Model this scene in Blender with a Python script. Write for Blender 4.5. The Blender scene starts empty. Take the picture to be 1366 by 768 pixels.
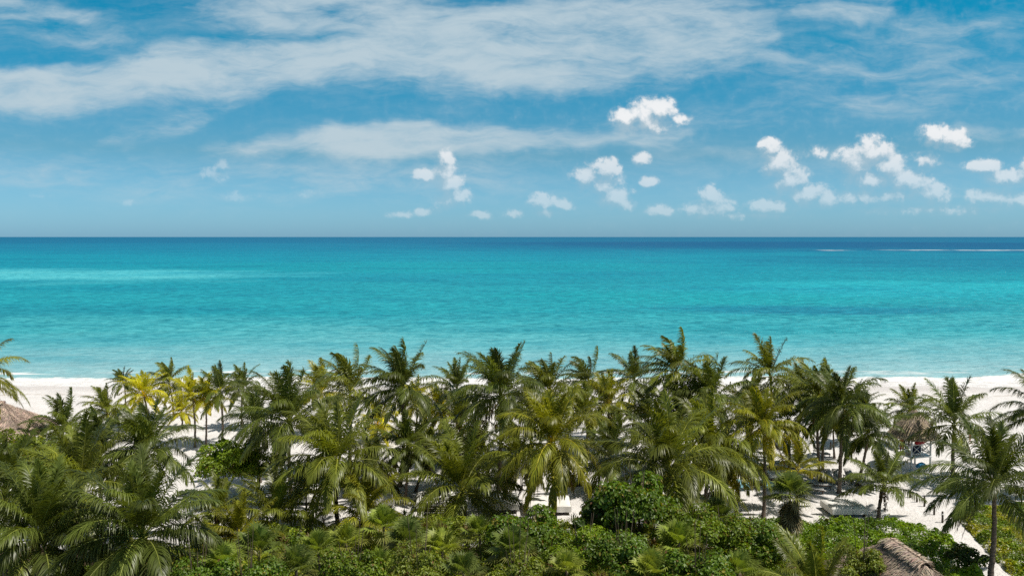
import bpy, math, random
import numpy as np
from mathutils import Vector

R = math.radians
sc = bpy.context.scene
COL = sc.collection
rng = np.random.default_rng(7)
random.seed(7)

# ------------------------------------------------------------------ camera
F_PX = 1183.0
PITCH = R(3.29)
CAM_Z = 20.0
cam_data = bpy.data.cameras.new('camera')
cam = bpy.data.objects.new('camera', cam_data)
COL.objects.link(cam)
cam.location = (0, 0, CAM_Z)
cam.rotation_euler = (R(90) - PITCH, 0, 0)
cam_data.sensor_width = 36.0
cam_data.lens = 36.0 * F_PX / 1366.0
cam_data.clip_start = 0.1
cam_data.clip_end = 300000
sc.camera = cam

SUN_EL = R(62)
SUN_AZ = R(108)          # clockwise from +Y (the sea), i.e. towards the right
EXPOSURE = 0.0
sc.view_settings.view_transform = 'Standard'
sc.view_settings.look = 'None'
sc.view_settings.exposure = EXPOSURE
sc.view_settings.gamma = 1.0
sc.view_settings.use_curve_mapping = False
sc.cycles.max_bounces = 8
sc.cycles.diffuse_bounces = 3
sc.cycles.transparent_max_bounces = 8
sc.cycles.sample_clamp_indirect = 6
sc.cycles.use_denoising = False

sun_data = bpy.data.lights.new('sun', 'SUN')
sun = bpy.data.objects.new('sun', sun_data)
COL.objects.link(sun)
sun_data.energy = 5.0
sun_data.angle = R(0.53)
sun_data.color = (1.0, 0.95, 0.86)
sdir = Vector((math.sin(SUN_AZ) * math.cos(SUN_EL), math.cos(SUN_AZ) * math.cos(SUN_EL), math.sin(SUN_EL)))
sun.rotation_euler = sdir.to_track_quat('Z', 'Y').to_euler()
sun.location = (60, 30, 80)

# ------------------------------------------------------------------ node helpers
class NT:
    def __init__(self, tree):
        self.t = tree
    def n(self, typ, **kw):
        nd = self.t.nodes.new(typ)
        for k, v in kw.items():
            setattr(nd, k, v)
        return nd
    def link(self, a, b):
        self.t.links.new(a, b)
    def put(self, sock, v):
        if isinstance(v, bpy.types.NodeSocket):
            self.t.links.new(v, sock)
        else:
            sock.default_value = v
    def math(self, op, a, b=0.0, c=0.0, clamp=False):
        nd = self.n('ShaderNodeMath', operation=op, use_clamp=clamp)
        for i, v in enumerate((a, b, c)):
            self.put(nd.inputs[i], v)
        return nd.outputs[0]
    def vmath(self, op, a, b=(0, 0, 0)):
        nd = self.n('ShaderNodeVectorMath', operation=op)
        self.put(nd.inputs[0], a)
        self.put(nd.inputs[1], b)
        return nd.outputs[0]
    def mix(self, f, a, b, blend='MIX'):
        nd = self.n('ShaderNodeMix', data_type='RGBA', blend_type=blend)
        self.put(nd.inputs['Factor'], f)
        def c4(v):
            return v if isinstance(v, bpy.types.NodeSocket) else (tuple(v) + (1.0,))[:4]
        self.put(nd.inputs['A'], c4(a)); self.put(nd.inputs['B'], c4(b))
        return nd.outputs['Result']
    def noise(self, vec, scale=1.0, detail=4, rough=0.5, dist=0.0, lac=2.0):
        nd = self.n('ShaderNodeTexNoise')
        if vec is not None: self.link(vec, nd.inputs['Vector'])
        nd.inputs['Scale'].default_value = scale
        nd.inputs['Detail'].default_value = detail
        nd.inputs['Roughness'].default_value = rough
        nd.inputs['Distortion'].default_value = dist
        nd.inputs['Lacunarity'].default_value = lac
        return nd.outputs['Fac']
    def mapping(self, vec, loc=(0, 0, 0), rot=(0, 0, 0), scale=(1, 1, 1), typ='POINT'):
        nd = self.n('ShaderNodeMapping', vector_type=typ)
        self.link(vec, nd.inputs['Vector'])
        nd.inputs['Location'].default_value = loc
        nd.inputs['Rotation'].default_value = rot
        nd.inputs['Scale'].default_value = scale
        return nd.outputs[0]
    def sstep(self, v, lo, hi, a=0.0, b=1.0):
        nd = self.n('ShaderNodeMapRange', interpolation_type='SMOOTHSTEP')
        self.put(nd.inputs['Value'], v)
        nd.inputs['From Min'].default_value = lo; nd.inputs['From Max'].default_value = hi
        nd.inputs['To Min'].default_value = a; nd.inputs['To Max'].default_value = b
        return nd.outputs['Result']
    def lin(self, v, lo, hi, a=0.0, b=1.0):
        nd = self.n('ShaderNodeMapRange')
        self.put(nd.inputs['Value'], v)
        nd.inputs['From Min'].default_value = lo; nd.inputs['From Max'].default_value = hi
        nd.inputs['To Min'].default_value = a; nd.inputs['To Max'].default_value = b
        return nd.outputs['Result']
    def ramp(self, fac, stops, interp='LINEAR'):
        nd = self.n('ShaderNodeValToRGB')
        nd.color_ramp.interpolation = interp
        el = nd.color_ramp.elements
        while len(el) < len(stops): el.new(0.5)
        for e, (p, c) in zip(el, stops):
            e.position = p; e.color = (tuple(c) + (1.0,))[:4]
        self.link(fac, nd.inputs[0])
        return nd.outputs[0]

def px(c):
    """sRGB 0-255 -> linear"""
    out = []
    for v in c:
        v /= 255.0
        out.append(v / 12.92 if v <= 0.04045 else ((v + 0.055) / 1.055) ** 2.4)
    return tuple(out)

# ------------------------------------------------------------------ sky
world = bpy.data.worlds.new("World")
sc.world = world
world.use_nodes = True
world.node_tree.nodes.clear()

def cumulus_group():
    """density of the fair-weather clouds by direction (units: 100 'pixels' of angle)"""
    g = bpy.data.node_groups.new('cumulus_field', 'ShaderNodeTree')
    g.interface.new_socket('P', in_out='INPUT', socket_type='NodeSocketVector')
    g.interface.new_socket('D', in_out='OUTPUT', socket_type='NodeSocketFloat')
    T = NT(g)
    gi = T.n('NodeGroupInput'); go = T.n('NodeGroupOutput')
    P = gi.outputs[0]
    blobs = [
        (836,161,17,14,1),(858,154,20,15,1),(878,149,16,14,1),(862,168,30,12,.85),(906,161,12,6,.75),
        (597,211,9,10,.95),(570,236,15,8,.9),(594,232,13,14,1),(602,246,15,14,1),(609,262,15,12,1),(590,270,12,9,.85),(566,283,14,5,.7),
        (786,237,18,14,.95),(811,228,13,13,1),(806,247,20,14,1),(820,262,18,14,1),(832,272,11,9,.9),(724,269,16,9,.85),(752,273,13,7,.8),(730,284,14,5,.7),
        (855,213,9,7,.95),(865,243,9,6,.95),(880,280,14,7,.7),
        (946,263,13,12,.95),(945,277,26,10,.95),
        (1025,202,12,12,1),(1038,220,19,16,1),(1052,240,20,14,1),(1075,260,24,12,1),(1102,266,18,11,.9),(1028,276,26,9,.95),
        (1086,205,12,8,.62),
        (1162,206,25,17,1),(1140,219,24,17,1),(1182,226,20,17,1),(1163,240,30,14,.95),(1207,241,26,14,1),(1238,259,22,12,.95),(1150,264,30,9,.9),(1190,262,40,9,.8),
        (1243,183,17,12,1),(1270,187,18,11,1),(1232,214,18,9,.65),
        (1310,222,20,8,.95),(1345,238,28,9,1),(1320,264,34,9,.95),(1362,268,24,9,.95),(1368,228,12,12,.9),
        (290,236,18,11,.66),(298,221,8,8,.66),(310,262,30,6,.5),(410,258,20,5,.42),(60,262,22,4,.42),(170,270,14,4,.4),(535,287,16,4,.6),
        (645,287,16,5,.6),(690,285,18,5,.6),(1000,288,60,5,.6),(1250,280,90,6,.6),
    ]
    acc = None
    for (x, y, rx, ry, w) in blobs:
        m = T.mapping(P, ((x - 683) / 100, (316 - y) / 100, 0), (0, 0, 0), (rx * 1.95 / 100, ry * 1.95 / 100, 1), 'TEXTURE')
        gr = T.n('ShaderNodeTexGradient', gradient_type='SPHERICAL')
        T.link(m, gr.inputs[0])
        v = gr.outputs['Fac']
        if w != 1: v = T.math('MULTIPLY', v, w)
        acc = v if acc is None else T.math('SMOOTH_MAX', acc, v, 0.12)
    n1 = T.noise(P, 5.0, 8, 0.58, 0.25)
    n2 = T.noise(P, 13.0, 6, 0.6)
    nn = T.math('MULTIPLY_ADD', T.math('SUBTRACT', n1, 0.5), 1.35, T.math('MULTIPLY', T.math('SUBTRACT', n2, 0.5), 0.4))
    T.link(T.math('ADD', acc, T.math('MULTIPLY', nn, T.sstep(acc, 0.0, 0.25))), go.inputs[0])
    return g

def build_world():
    T = NT(world.node_tree)
    out = T.n('ShaderNodeOutputWorld'); bg = T.n('ShaderNodeBackground')
    sky = T.n('ShaderNodeTexSky', sky_type='NISHITA')
    sky.sun_disc = False
    sky.sun_elevation = SUN_EL; sky.sun_rotation = SUN_AZ
    sky.air_density = 1.0; sky.dust_density = 0.6; sky.ozone_density = 2.0
    tc = T.n('ShaderNodeTexCoord')
    D = tc.outputs['Generated']
    sep = T.n('ShaderNodeSeparateXYZ'); T.link(D, sep.inputs[0])
    X, Y, Z = sep.outputs
    ys = T.math('MAXIMUM', Y, 0.25)
    U = T.math('MULTIPLY', T.math('DIVIDE', X, ys), 11.83)
    V = T.math('MULTIPLY', T.math('DIVIDE', Z, ys), 11.83)
    cmb = T.n('ShaderNodeCombineXYZ'); T.link(U, cmb.inputs[0]); T.link(V, cmb.inputs[1])
    P = cmb.outputs[0]
    # base sky: Nishita, cyan low down; unseen overhead part warmed to keep shade neutral
    elev = T.math('ARCSINE', T.math('MAXIMUM', Z, 0.0))
    tint = T.ramp(T.lin(elev, 0.0, 0.5), [(0.0, SKY_T0), (0.18, SKY_T1), (0.42, SKY_T2), (0.62, SKY_T2), (1.0, SKY_T3)])
    base = T.mix(1.0, sky.outputs[0], tint, 'MULTIPLY')
    # high thin cloud
    ell = [(330,92,330,44,7,1.0),(720,62,330,66,3,1.05),(40,122,190,34,6,.95),(470,18,260,44,-2,.9),(900,72,150,44,4,.75),
           (590,191,340,24,1,.95),(870,178,200,14,9,.5),(50,28,190,36,-10,.42),(230,165,170,22,22,.42),(1180,2,200,26,8,.62),
           (1330,176,120,10,3,.55),(1090,150,330,34,8,.34),(1230,80,300,80,8,.40),(420,238,520,34,0,.44),(120,225,260,26,0,.40),
           (980,45,120,50,-35,.5),(1300,130,220,16,4,.35),(640,120,180,10,5,.3),(150,190,90,10,28,.4),(1000,215,300,20,0,.25)]
    acc = None
    warp = T.n('ShaderNodeTexNoise'); T.link(P, warp.inputs['Vector'])
    warp.inputs['Scale'].default_value = 0.9; warp.inputs['Detail'].default_value = 4
    wv = T.vmath('SUBTRACT', warp.outputs['Color'], (0.5, 0.5, 0.5))
    wv = T.vmath('MULTIPLY', wv, (1.6, 0.6, 0.0))
    Pw = T.vmath('ADD', P, wv)
    for (x, y, rx, ry, rot, w) in ell:
        m = T.mapping(Pw, ((x - 683) / 100, (316 - y) / 100, 0), (0, 0, R(rot)), (rx * 1.25 / 100, ry * 1.5 / 100, 1), 'TEXTURE')
        gr = T.n('ShaderNodeTexGradient', gradient_type='SPHERICAL'); T.link(m, gr.inputs[0])
        v = T.math('MULTIPLY', T.sstep(gr.outputs['Fac'], 0, 0.75), w)
        acc = v if acc is None else T.math('SMOOTH_MAX', acc, v, 0.25)
    s1 = T.noise(T.mapping(Pw, rot=(0, 0, R(-6)), scale=(0.5, 2.6, 1)), 1.1, 9, 0.62, 0.4)
    s2 = T.noise(T.mapping(P, (3, 5, 0), (0, 0, R(-24)), (0.9, 3.2, 1)), 1.6, 8, 0.62, 0.6)
    s3 = T.noise(T.mapping(Pw, (7, 2, 0), (0, 0, R(14)), (0.35, 1.5, 1)), 0.8, 6, 0.6, 0.3)
    st = T.math('ADD', T.math('MULTIPLY', T.math('SUBTRACT', s1, 0.5), 1.45), T.math('MULTIPLY', T.math('SUBTRACT', s2, 0.5), 0.95))
    st = T.math('ADD', st, T.math('MULTIPLY', T.math('SUBTRACT', s3, 0.5), 1.2))
    # thinner cloud added over the unseen rest of the dome to whiten skylight
    front = T.sstep(Y, 0.25, 0.5)
    nD = T.noise(T.mapping(D, scale=(1.5, 1.5, 3)), 1.6, 5, 0.6)
    acc_f = T.math('ADD', T.math('MULTIPLY', acc, front), T.math('MULTIPLY', T.math('SUBTRACT', 1.0, front), T.sstep(nD, 0.36, 0.70, 0.0, 0.6)))
    acc_f = T.math('MINIMUM', acc_f, 0.95)
    cir = T.sstep(T.math('ADD', acc_f, T.math('MULTIPLY', st, T.sstep(acc_f, 0.0, 0.5, 0.35, 1.05))), 0.05, 1.22)
    cir = T.math('MULTIPLY', cir, 0.9)
    cir = T.math('MULTIPLY', cir, T.sstep(Z, 0.0, 0.06))
    col = T.mix(cir, base, CIRRUS_C)
    # fair-weather cumulus low over the sea, white towards the sun and bluish grey below
    g = cumulus_group()
    a = T.n('ShaderNodeGroup'); a.node_tree = g; T.link(P, a.inputs[0])
    b = T.n('ShaderNodeGroup'); b.node_tree = g
    T.link(T.vmath('ADD', P, (0.05, 0.14, 0)), b.inputs[0])
    dA = a.outputs[0]; dB = b.outputs[0]
    lit = T.lin(T.math('ADD', T.math('SUBTRACT', dA, dB), T.math('MULTIPLY', T.math('SUBTRACT', T.noise(P, 8.0, 5, 0.6), 0.5), 0.55)), -0.08, 0.46)
    lit = T.math('ADD', T.math('MULTIPLY', lit, 0.95), T.sstep(dA, 0.5, 0.95, 0.0, 0.10))
    lc = T.math('MINIMUM', T.math('MAXIMUM', lit, 0.0), 1.0)
    # crisp towards the sun, frayed below
    q = T.math('DIVIDE', T.math('SUBTRACT', dA, 0.01), T.math('SUBTRACT', 0.95, T.math('MULTIPLY', lc, 0.55)))
    cov = T.math('MULTIPLY', T.sstep(q, 0.0, 1.0), T.sstep(Y, 0.2, 0.4))
    cov = T.math('MULTIPLY', cov, T.sstep(U, -2.6, -1.2, 0.42, 1.0))
    lowc = T.sstep(V, 0.15, 1.5)
    cc = T.mix(T.math('MINIMUM', lit, 1.0), CUM_SHADE, CUM_LIT)
    cc = T.mix(T.math('MULTIPLY', T.math('SUBTRACT', 1.0, lowc), 0.45), cc, base)
    col = T.mix(T.math('MULTIPLY', cov, T.lin(lowc, 0, 1, 0.6, 0.97)), col, cc)
    # below the horizon (never seen): dim sea colour
    T.link(col, bg.inputs['Color'])
    bg.inputs['Strength'].default_value = 0.1
    T.link(bg.outputs[0], out.inputs[0])

SKY_T0 = (0.50, 1.00, 1.66)
SKY_T1 = (0.34, 0.74, 0.94)
SKY_T2 = (0.02, 0.77, 0.92)
SKY_T3 = (0.80, 0.66, 0.50)
CIRRUS_C = (5.3, 6.4, 7.0)
CUM_LIT = (8.9, 9.0, 9.1)
CUM_SHADE = (3.9, 5.3, 6.2)
build_world()
world.cycles.sampling_method = 'MANUAL'
world.cycles.sample_map_resolution = 512

# ------------------------------------------------------------------ picture geometry
cp, sp = math.cos(PITCH), math.sin(PITCH)
def ray(x, y):
    v = 384.0 - y
    return Vector((x - 683.0, F_PX * cp + v * sp, -F_PX * sp + v * cp))
def G(x, y, z=0.0):
    d = ray(x, y); t = (z - CAM_Z) / d.z
    return Vector((d.x * t, d.y * t, z))
def A(x, y, Y):
    d = ray(x, y); t = Y / d.y
    return Vector((d.x * t, Y, CAM_Z + d.z * t))

# ------------------------------------------------------------------ object helpers
def tag(o, label=None, cat=None, group=None, kind=None):
    if label: o['label'] = label
    if cat: o['category'] = cat
    if group: o['group'] = group
    if kind: o['kind'] = kind
    return o
def empty(name, loc, rz=0.0):
    o = bpy.data.objects.new(name, None)
    o.empty_display_size = 0.3
    COL.objects.link(o); o.location = loc; o.rotation_euler = (0, 0, rz)
    return o
def mesh_np(name, verts, faces, mat=None, parent=None, cols=None, smooth=False, loc=None):
    """verts Nx3, faces: list of arrays (Mx3 / Mx4)"""
    me = bpy.data.meshes.new(name)
    verts = np.asarray(verts, dtype=np.float32)
    if not isinstance(faces, (list, tuple)): faces = [faces]
    faces = [np.asarray(f, dtype=np.int32) for f in faces if len(f)]
    me.vertices.add(len(verts)); me.vertices.foreach_set('co', verts.ravel())
    nl = sum(f.size for f in faces); nf = sum(len(f) for f in faces)
    me.loops.add(nl); me.polygons.add(nf)
    me.loops.foreach_set('vertex_index', np.concatenate([f.ravel() for f in faces]))
    starts = []; s = 0
    for f in faces:
        starts.append(s + np.arange(len(f)) * f.shape[1]); s += f.size
    me.polygons.foreach_set('loop_start', np.concatenate(starts).astype(np.int32))
    if cols is not None:
        at = me.color_attributes.new('tint', 'FLOAT_COLOR', 'POINT')
        c = np.ones((len(verts), 4), dtype=np.float32); c[:, :3] = cols
        at.data.foreach_set('color', c.ravel())
    me.update(calc_edges=True); me.validate()
    if smooth: me.shade_smooth()
    if mat: me.materials.append(mat)
    o = bpy.data.objects.new(name, me); COL.objects.link(o)
    if parent is not None: o.parent = parent
    if loc is not None: o.location = loc
    return o

class MB:
    def __init__(self):
        self.v = []; self.f3 = []; self.f4 = []; self.n = 0
    def add(self, verts, quads=(), tris=()):
        b = self.n
        self.v.extend([tuple(p) for p in verts]); self.n += len(verts)
        self.f4 += [[b + i for i in q] for q in quads]; self.f3 += [[b + i for i in q] for q in tris]
    def box(self, c, s, rz=0.0, bev=0.0):
        cx, cy, cz = c; hx, hy, hz = s[0] / 2, s[1] / 2, s[2] / 2
        ca, sa = math.cos(rz), math.sin(rz)
        if bev <= 0:
            P = [(-hx,-hy,-hz),(hx,-hy,-hz),(hx,hy,-hz),(-hx,hy,-hz),(-hx,-hy,hz),(hx,-hy,hz),(hx,hy,hz),(-hx,hy,hz)]
            Q = [(0,3,2,1),(4,5,6,7),(0,1,5,4),(1,2,6,5),(2,3,7,6),(3,0,4,7)]
        else:
            b = min(bev, hx * .9, hy * .9, hz * .9)
            P = []
            for (z, i) in ((-hz, b), (-hz + b, 0), (hz - b, 0), (hz, b)):
                for (sx, sy) in ((-1,-1),(1,-1),(1,1),(-1,1)):
                    P.append((sx * (hx - i), sy * (hy - i), z))
            Q = [(0,3,2,1),(12,13,14,15)]
            for k in range(3):
                for j in range(4):
                    Q.append((k*4+j, k*4+(j+1)%4, k*4+4+(j+1)%4, k*4+4+j))
        self.add([(cx + x*ca - y*sa, cy + x*sa + y*ca, cz + z) for x, y, z in P], Q)
    def tube(self, pts, rad, seg=8, cap=True):
        pts = [Vector(p) for p in pts]
        if not isinstance(rad, (list, tuple)): rad = [rad] * len(pts)
        V = []
        ref = None
        for i, p in enumerate(pts):
            t = (pts[min(i+1, len(pts)-1)] - pts[max(i-1, 0)]).normalized()
            if ref is None:
                ref = Vector((1, 0, 0)) if abs(t.x) < 0.8 else Vector((0, 1, 0))
            a = (ref - t * ref.dot(t)).normalized(); b = t.cross(a); ref = a
            for k in range(seg):
                an = 2 * math.pi * k / seg
                V.append(p + (a * math.cos(an) + b * math.sin(an)) * rad[i])
        Q = [(i*seg+k, i*seg+(k+1)%seg, (i+1)*seg+(k+1)%seg, (i+1)*seg+k) for i in range(len(pts)-1) for k in range(seg)]
        T3 = []
        if cap:
            n = len(V); V.append(pts[0]); V.append(pts[-1]); m = (len(pts)-1)*seg
            T3 += [(n, (k+1)%seg, k) for k in range(seg)] + [(n+1, m+k, m+(k+1)%seg) for k in range(seg)]
        self.add(V, Q, T3)
    def build(self, name, mat, parent=None, loc=None, smooth=False):
        fs = []
        if self.f4: fs.append(np.array(self.f4))
        if self.f3: fs.append(np.array(self.f3))
        return mesh_np(name, np.array(self.v), fs, mat, parent, None, smooth, loc)

# ------------------------------------------------------------------ materials
def new_mat(name):
    m = bpy.data.materials.new(name); m.use_nodes = True
    m.node_tree.nodes.clear()
    return m, NT(m.node_tree)
def leaf_mat(name, trans=0.35, rough=0.42, spec=0.5, tcol=(1.9, 1.75, 0.5)):
    m, T = new_mat(name)
    out = T.n('ShaderNodeOutputMaterial')
    at = T.n('ShaderNodeVertexColor', layer_name='tint')
    geo = T.n('ShaderNodeNewGeometry')
    nz = T.noise(geo.outputs['Position'], 1.3, 3)
    c = T.mix(T.lin(nz, 0.3, 0.7, 0.0, 0.35), at.outputs[0], T.mix(1.0, at.outputs[0], (0.55, 0.62, 0.6), 'MULTIPLY'))
    p = T.n('ShaderNodeBsdfPrincipled')
    T.link(c, p.inputs['Base Color'])
    p.inputs['Roughness'].default_value = rough
    p.inputs['Specular IOR Level'].default_value = spec
    tr = T.n('ShaderNodeBsdfTranslucent')
    T.link(T.mix(1.0, c, tcol, 'MULTIPLY'), tr.inputs['Color'])
    mx = T.n('ShaderNodeMixShader'); mx.inputs[0].default_value = trans
    T.link(p.outputs[0], mx.inputs[1]); T.link(tr.outputs[0], mx.inputs[2]); T.link(mx.outputs[0], out.inputs[0])
    return m
def simple_mat(name, c1, c2=None, scale=3.0, rough=0.8, bump=0.0, bscale=20.0, stretch=(1, 1, 1), spec=0.3, coord='Object'):
    m, T = new_mat(name)
    out = T.n('ShaderNodeOutputMaterial'); p = T.n('ShaderNodeBsdfPrincipled')
    tc = T.n('ShaderNodeTexCoord')
    v = T.mapping(tc.outputs[coord], scale=stretch)
    if c2 is None: c2 = tuple(x * 0.8 for x in c1)
    T.link(T.mix(T.sstep(T.noise(v, scale, 6, 0.6), 0.3, 0.7), c1, c2), p.inputs['Base Color'])
    p.inputs['Roughness'].default_value = rough
    p.inputs['Specular IOR Level'].default_value = spec
    if bump:
        b = T.n('ShaderNodeBump'); b.inputs['Strength'].default_value = bump; b.inputs['Distance'].default_value = 0.05
        T.link(T.noise(v, bscale, 5, 0.65), b.inputs['Height']); T.link(b.outputs[0], p.inputs['Normal'])
    T.link(p.outputs[0], out.inputs[0])
    return m

M_FROND = leaf_mat('palm_leaf', 0.33, 0.40, 0.42)
M_LEAF = leaf_mat('broad_leaf', 0.30, 0.42, 0.35, (1.7, 1.7, 0.4))
M_FAN = leaf_mat('fan_leaf', 0.28, 0.5, 0.35, (1.7, 1.7, 0.6))
M_TRUNK = simple_mat('palm_bark', (0.20, 0.155, 0.12), (0.10, 0.075, 0.058), 2.5, 0.9, 0.6, 8, (1, 1, 7))
M_STEM = simple_mat('woody_stem', (0.12, 0.09, 0.06), (0.06, 0.045, 0.03), 5, 0.9)
M_DEAD = leaf_mat('dead_leaf', 0.15, 0.7, 0.2, (1.4, 1.2, 0.8))
M_NUT = simple_mat('coconut_husk', (0.20, 0.17, 0.04), (0.12, 0.08, 0.03), 4, 0.5)
M_THATCH = simple_mat('weathered_thatch', (0.36, 0.29, 0.23), (0.20, 0.155, 0.125), 1.6, 0.95, 1.0, 14, (1, 1, 1))
M_STRAW = leaf_mat('thatch_straw', 0.05, 0.85, 0.1, (1, 1, 1))
M_WHITE = simple_mat('white_canvas', (0.78, 0.76, 0.72), (0.70, 0.68, 0.64), 1.5, 0.85)
M_PAINT = simple_mat('white_painted_wood', (0.80, 0.79, 0.76), (0.68, 0.66, 0.62), 4, 0.6)
M_WOOD = simple_mat('dark_wood', (0.10, 0.065, 0.045), (0.05, 0.035, 0.025), 6, 0.7, 0.3, 10, (1, 1, 6))
M_POST = simple_mat('post_wood', (0.09, 0.075, 0.06), (0.045, 0.036, 0.03), 8, 0.85)
M_NAVY = simple_mat('navy_cloth', (0.02, 0.035, 0.08), (0.015, 0.025, 0.06), 3, 0.9)
M_RED = simple_mat('red_cloth', (0.42, 0.025, 0.03), (0.3, 0.015, 0.02), 3, 0.8)
M_BLUE = simple_mat('blue_cloth', (0.03, 0.20, 0.38), (0.02, 0.15, 0.30), 3, 0.8)
M_CYAN = simple_mat('pale_blue_towel', (0.25, 0.52, 0.62), (0.2, 0.45, 0.55), 3, 0.9)
M_ORANGE = simple_mat('orange_cloth', (0.60, 0.18, 0.04), (0.5, 0.14, 0.03), 3, 0.8)
M_SKIN = simple_mat('tanned_skin', (0.36, 0.19, 0.12), (0.33, 0.17, 0.10), 3, 0.55)
M_HAIR = simple_mat('dark_hair', (0.03, 0.02, 0.015), None, 8, 0.6)
M_GREY = simple_mat('grey_cushion', (0.42, 0.41, 0.39), (0.34, 0.33, 0.32), 3, 0.85)

# ------------------------------------------------------------------ sand
def fbm2(x, y, seed, scale, octs=4):
    r = np.random.default_rng(seed)
    out = np.zeros_like(x, dtype=float); a = 1.0; tot = 0
    for o in range(octs):
        for k in range(3):
            th = r.uniform(0, math.pi * 2); ph = r.uniform(0, 6.28, 2)
            kx, ky = math.cos(th) / scale, math.sin(th) / scale
            out += a * np.sin(2 * math.pi * (kx * x + ky * y) + ph[0] + 1.3 * np.sin(2 * math.pi * (ky * x - kx * y) * 0.7 + ph[1]))
        tot += a * 2; a *= 0.5; scale *= 0.47
    return out / tot
SHORE = 126.0
def ground_z(x, y):
    z = fbm2(x, y, 3, 14.0, 4) * 0.14
    s = np.clip((y - 105) / 21.0, 0, None)
    z = z * np.clip(1.2 - s, 0.05, 1) - 0.62 * s ** 1.3 * 1.0
    return np.maximum(z, -6.0)
def build_sand():
    xs = np.concatenate([np.linspace(-4000, -130, 12), np.linspace(-125, 125, 260), np.linspace(130, 4000, 12)])
    ys = np.concatenate([[-300, -60, 0, 20, 30], np.linspace(34, 132, 240), [136, 142, 150, 170]])
    X, Y = np.meshgrid(xs, ys)
    Z = ground_z(X, Y)
    V = np.stack([X, Y, Z], -1).reshape(-1, 3)
    nx, ny = len(xs), len(ys)
    i = (np.arange(ny - 1)[:, None] * nx + np.arange(nx - 1)[None, :]).ravel()
    Fq = np.stack([i, i + 1, i + nx + 1, i + nx], -1)
    m, T = new_mat('white_sand')
    out = T.n('ShaderNodeOutputMaterial'); p = T.n('ShaderNodeBsdfPrincipled')
    geo = T.n('ShaderNodeNewGeometry'); pos = geo.outputs['Position']
    sep = T.n('ShaderNodeSeparateXYZ'); T.link(pos, sep.inputs[0])
    c = T.mix(T.sstep(T.noise(pos, 0.35, 6, 0.6), 0.35, 0.7), (0.745, 0.715, 0.695), (0.66, 0.63, 0.605))
    fp = T.noise(pos, 2.4, 4, 0.7)
    c = T.mix(T.sstep(fp, 0.54, 0.70, 0, 0.45), c, (0.5, 0.455, 0.415))
    rk = T.noise(T.mapping(pos, rot=(0, 0, R(20)), scale=(0.25, 1, 1)), 1.1, 5, 0.65)
    c = T.mix(T.sstep(rk, 0.52, 0.70, 0, 0.35), c, (0.52, 0.475, 0.44))
    # litter of dry leaves under the palms
    lit = T.math('MULTIPLY', T.sstep(T.noise(pos, 9.0, 3, 0.7), 0.66, 0.72), T.sstep(T.noise(pos, 0.3, 2), 0.45, 0.6))
    lit = T.math('MULTIPLY', lit, T.sstep(sep.outputs[1], 84, 76))
    c = T.mix(T.math('MULTIPLY', lit, 0.7), c, (0.22, 0.16, 0.10))
    # dark leaf litter and soil under the undergrowth
    jit = T.math('MULTIPLY', T.math('SUBTRACT', T.noise(pos, 0.5, 4, 0.6), 0.5), 4.0)
    so = T.math('MULTIPLY', T.sstep(T.math('ADD', sep.outputs[1], jit), 56.6, 56.0), T.sstep(T.math('ADD', sep.outputs[0], jit), 20.5, 19.9))
    so = T.math('MULTIPLY', so, T.math('MAXIMUM', T.sstep(T.math('ADD', sep.outputs[0], jit), -22.6, -22.0), T.sstep(sep.outputs[1], 50.5, 51.0)))
    sw = T.math('ADD', sep.outputs[1], T.math('MULTIPLY', T.math('SUBTRACT', T.noise(T.mapping(pos, scale=(1, 0.4, 1)), 0.05, 5, 0.6), 0.5), 9.0))
    swf = T.math('MULTIPLY', T.sstep(sw, 119.5, 121.5), T.sstep(T.noise(T.mapping(pos, scale=(0.6, 1, 1)), 0.8, 6, 0.75), 0.38, 0.5))
    c = T.mix(so, c, T.mix(T.noise(pos, 5.0, 4, 0.7), (0.05, 0.036, 0.022), (0.12, 0.085, 0.05)))
    # strand line and damp sand
    wig = T.math('MULTIPLY', T.math('SUBTRACT', T.noise(T.mapping(pos, scale=(1, 0.3, 1)), 0.06, 4), 0.5), 14.0)
    yy = T.math('ADD', sep.outputs[1], wig)
    line = T.math('MULTIPLY', T.sstep(yy, 111.2, 112.0), T.sstep(yy, 113.2, 112.2))
    line = T.math('MULTIPLY', line, T.sstep(T.noise(pos, 0.9, 5, 0.7), 0.40, 0.62))
    c = T.mix(T.math('MULTIPLY', line, 0.55), c, (0.34, 0.27, 0.20))
    wet = T.sstep(yy, 112.5, 119)
    c = T.mix(T.math('MULTIPLY', wet, 0.7), c, (0.56, 0.52, 0.50))
    c = T.mix(T.math('MULTIPLY', swf, 0.85), c, (0.80, 0.79, 0.78))
    T.link(c, p.inputs['Base Color'])
    T.link(T.lin(wet, 0, 1, 0.95, 0.7), p.inputs['Roughness'])
    p.inputs['Specular IOR Level'].default_value = 0.2
    b = T.n('ShaderNodeBump'); b.inputs['Strength'].default_value = 0.9; b.inputs['Distance'].default_value = 0.22
    T.link(T.math('ADD', fp, T.math('MULTIPLY', T.noise(pos, 7.0, 4, 0.6), 0.4)), b.inputs['Height'])
    T.link(b.outputs[0], p.inputs['Normal'])
    T.link(p.outputs[0], out.inputs[0])
    tag(mesh_np('sand_beach', V, Fq, m, smooth=True), kind='structure')
build_sand()

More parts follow.
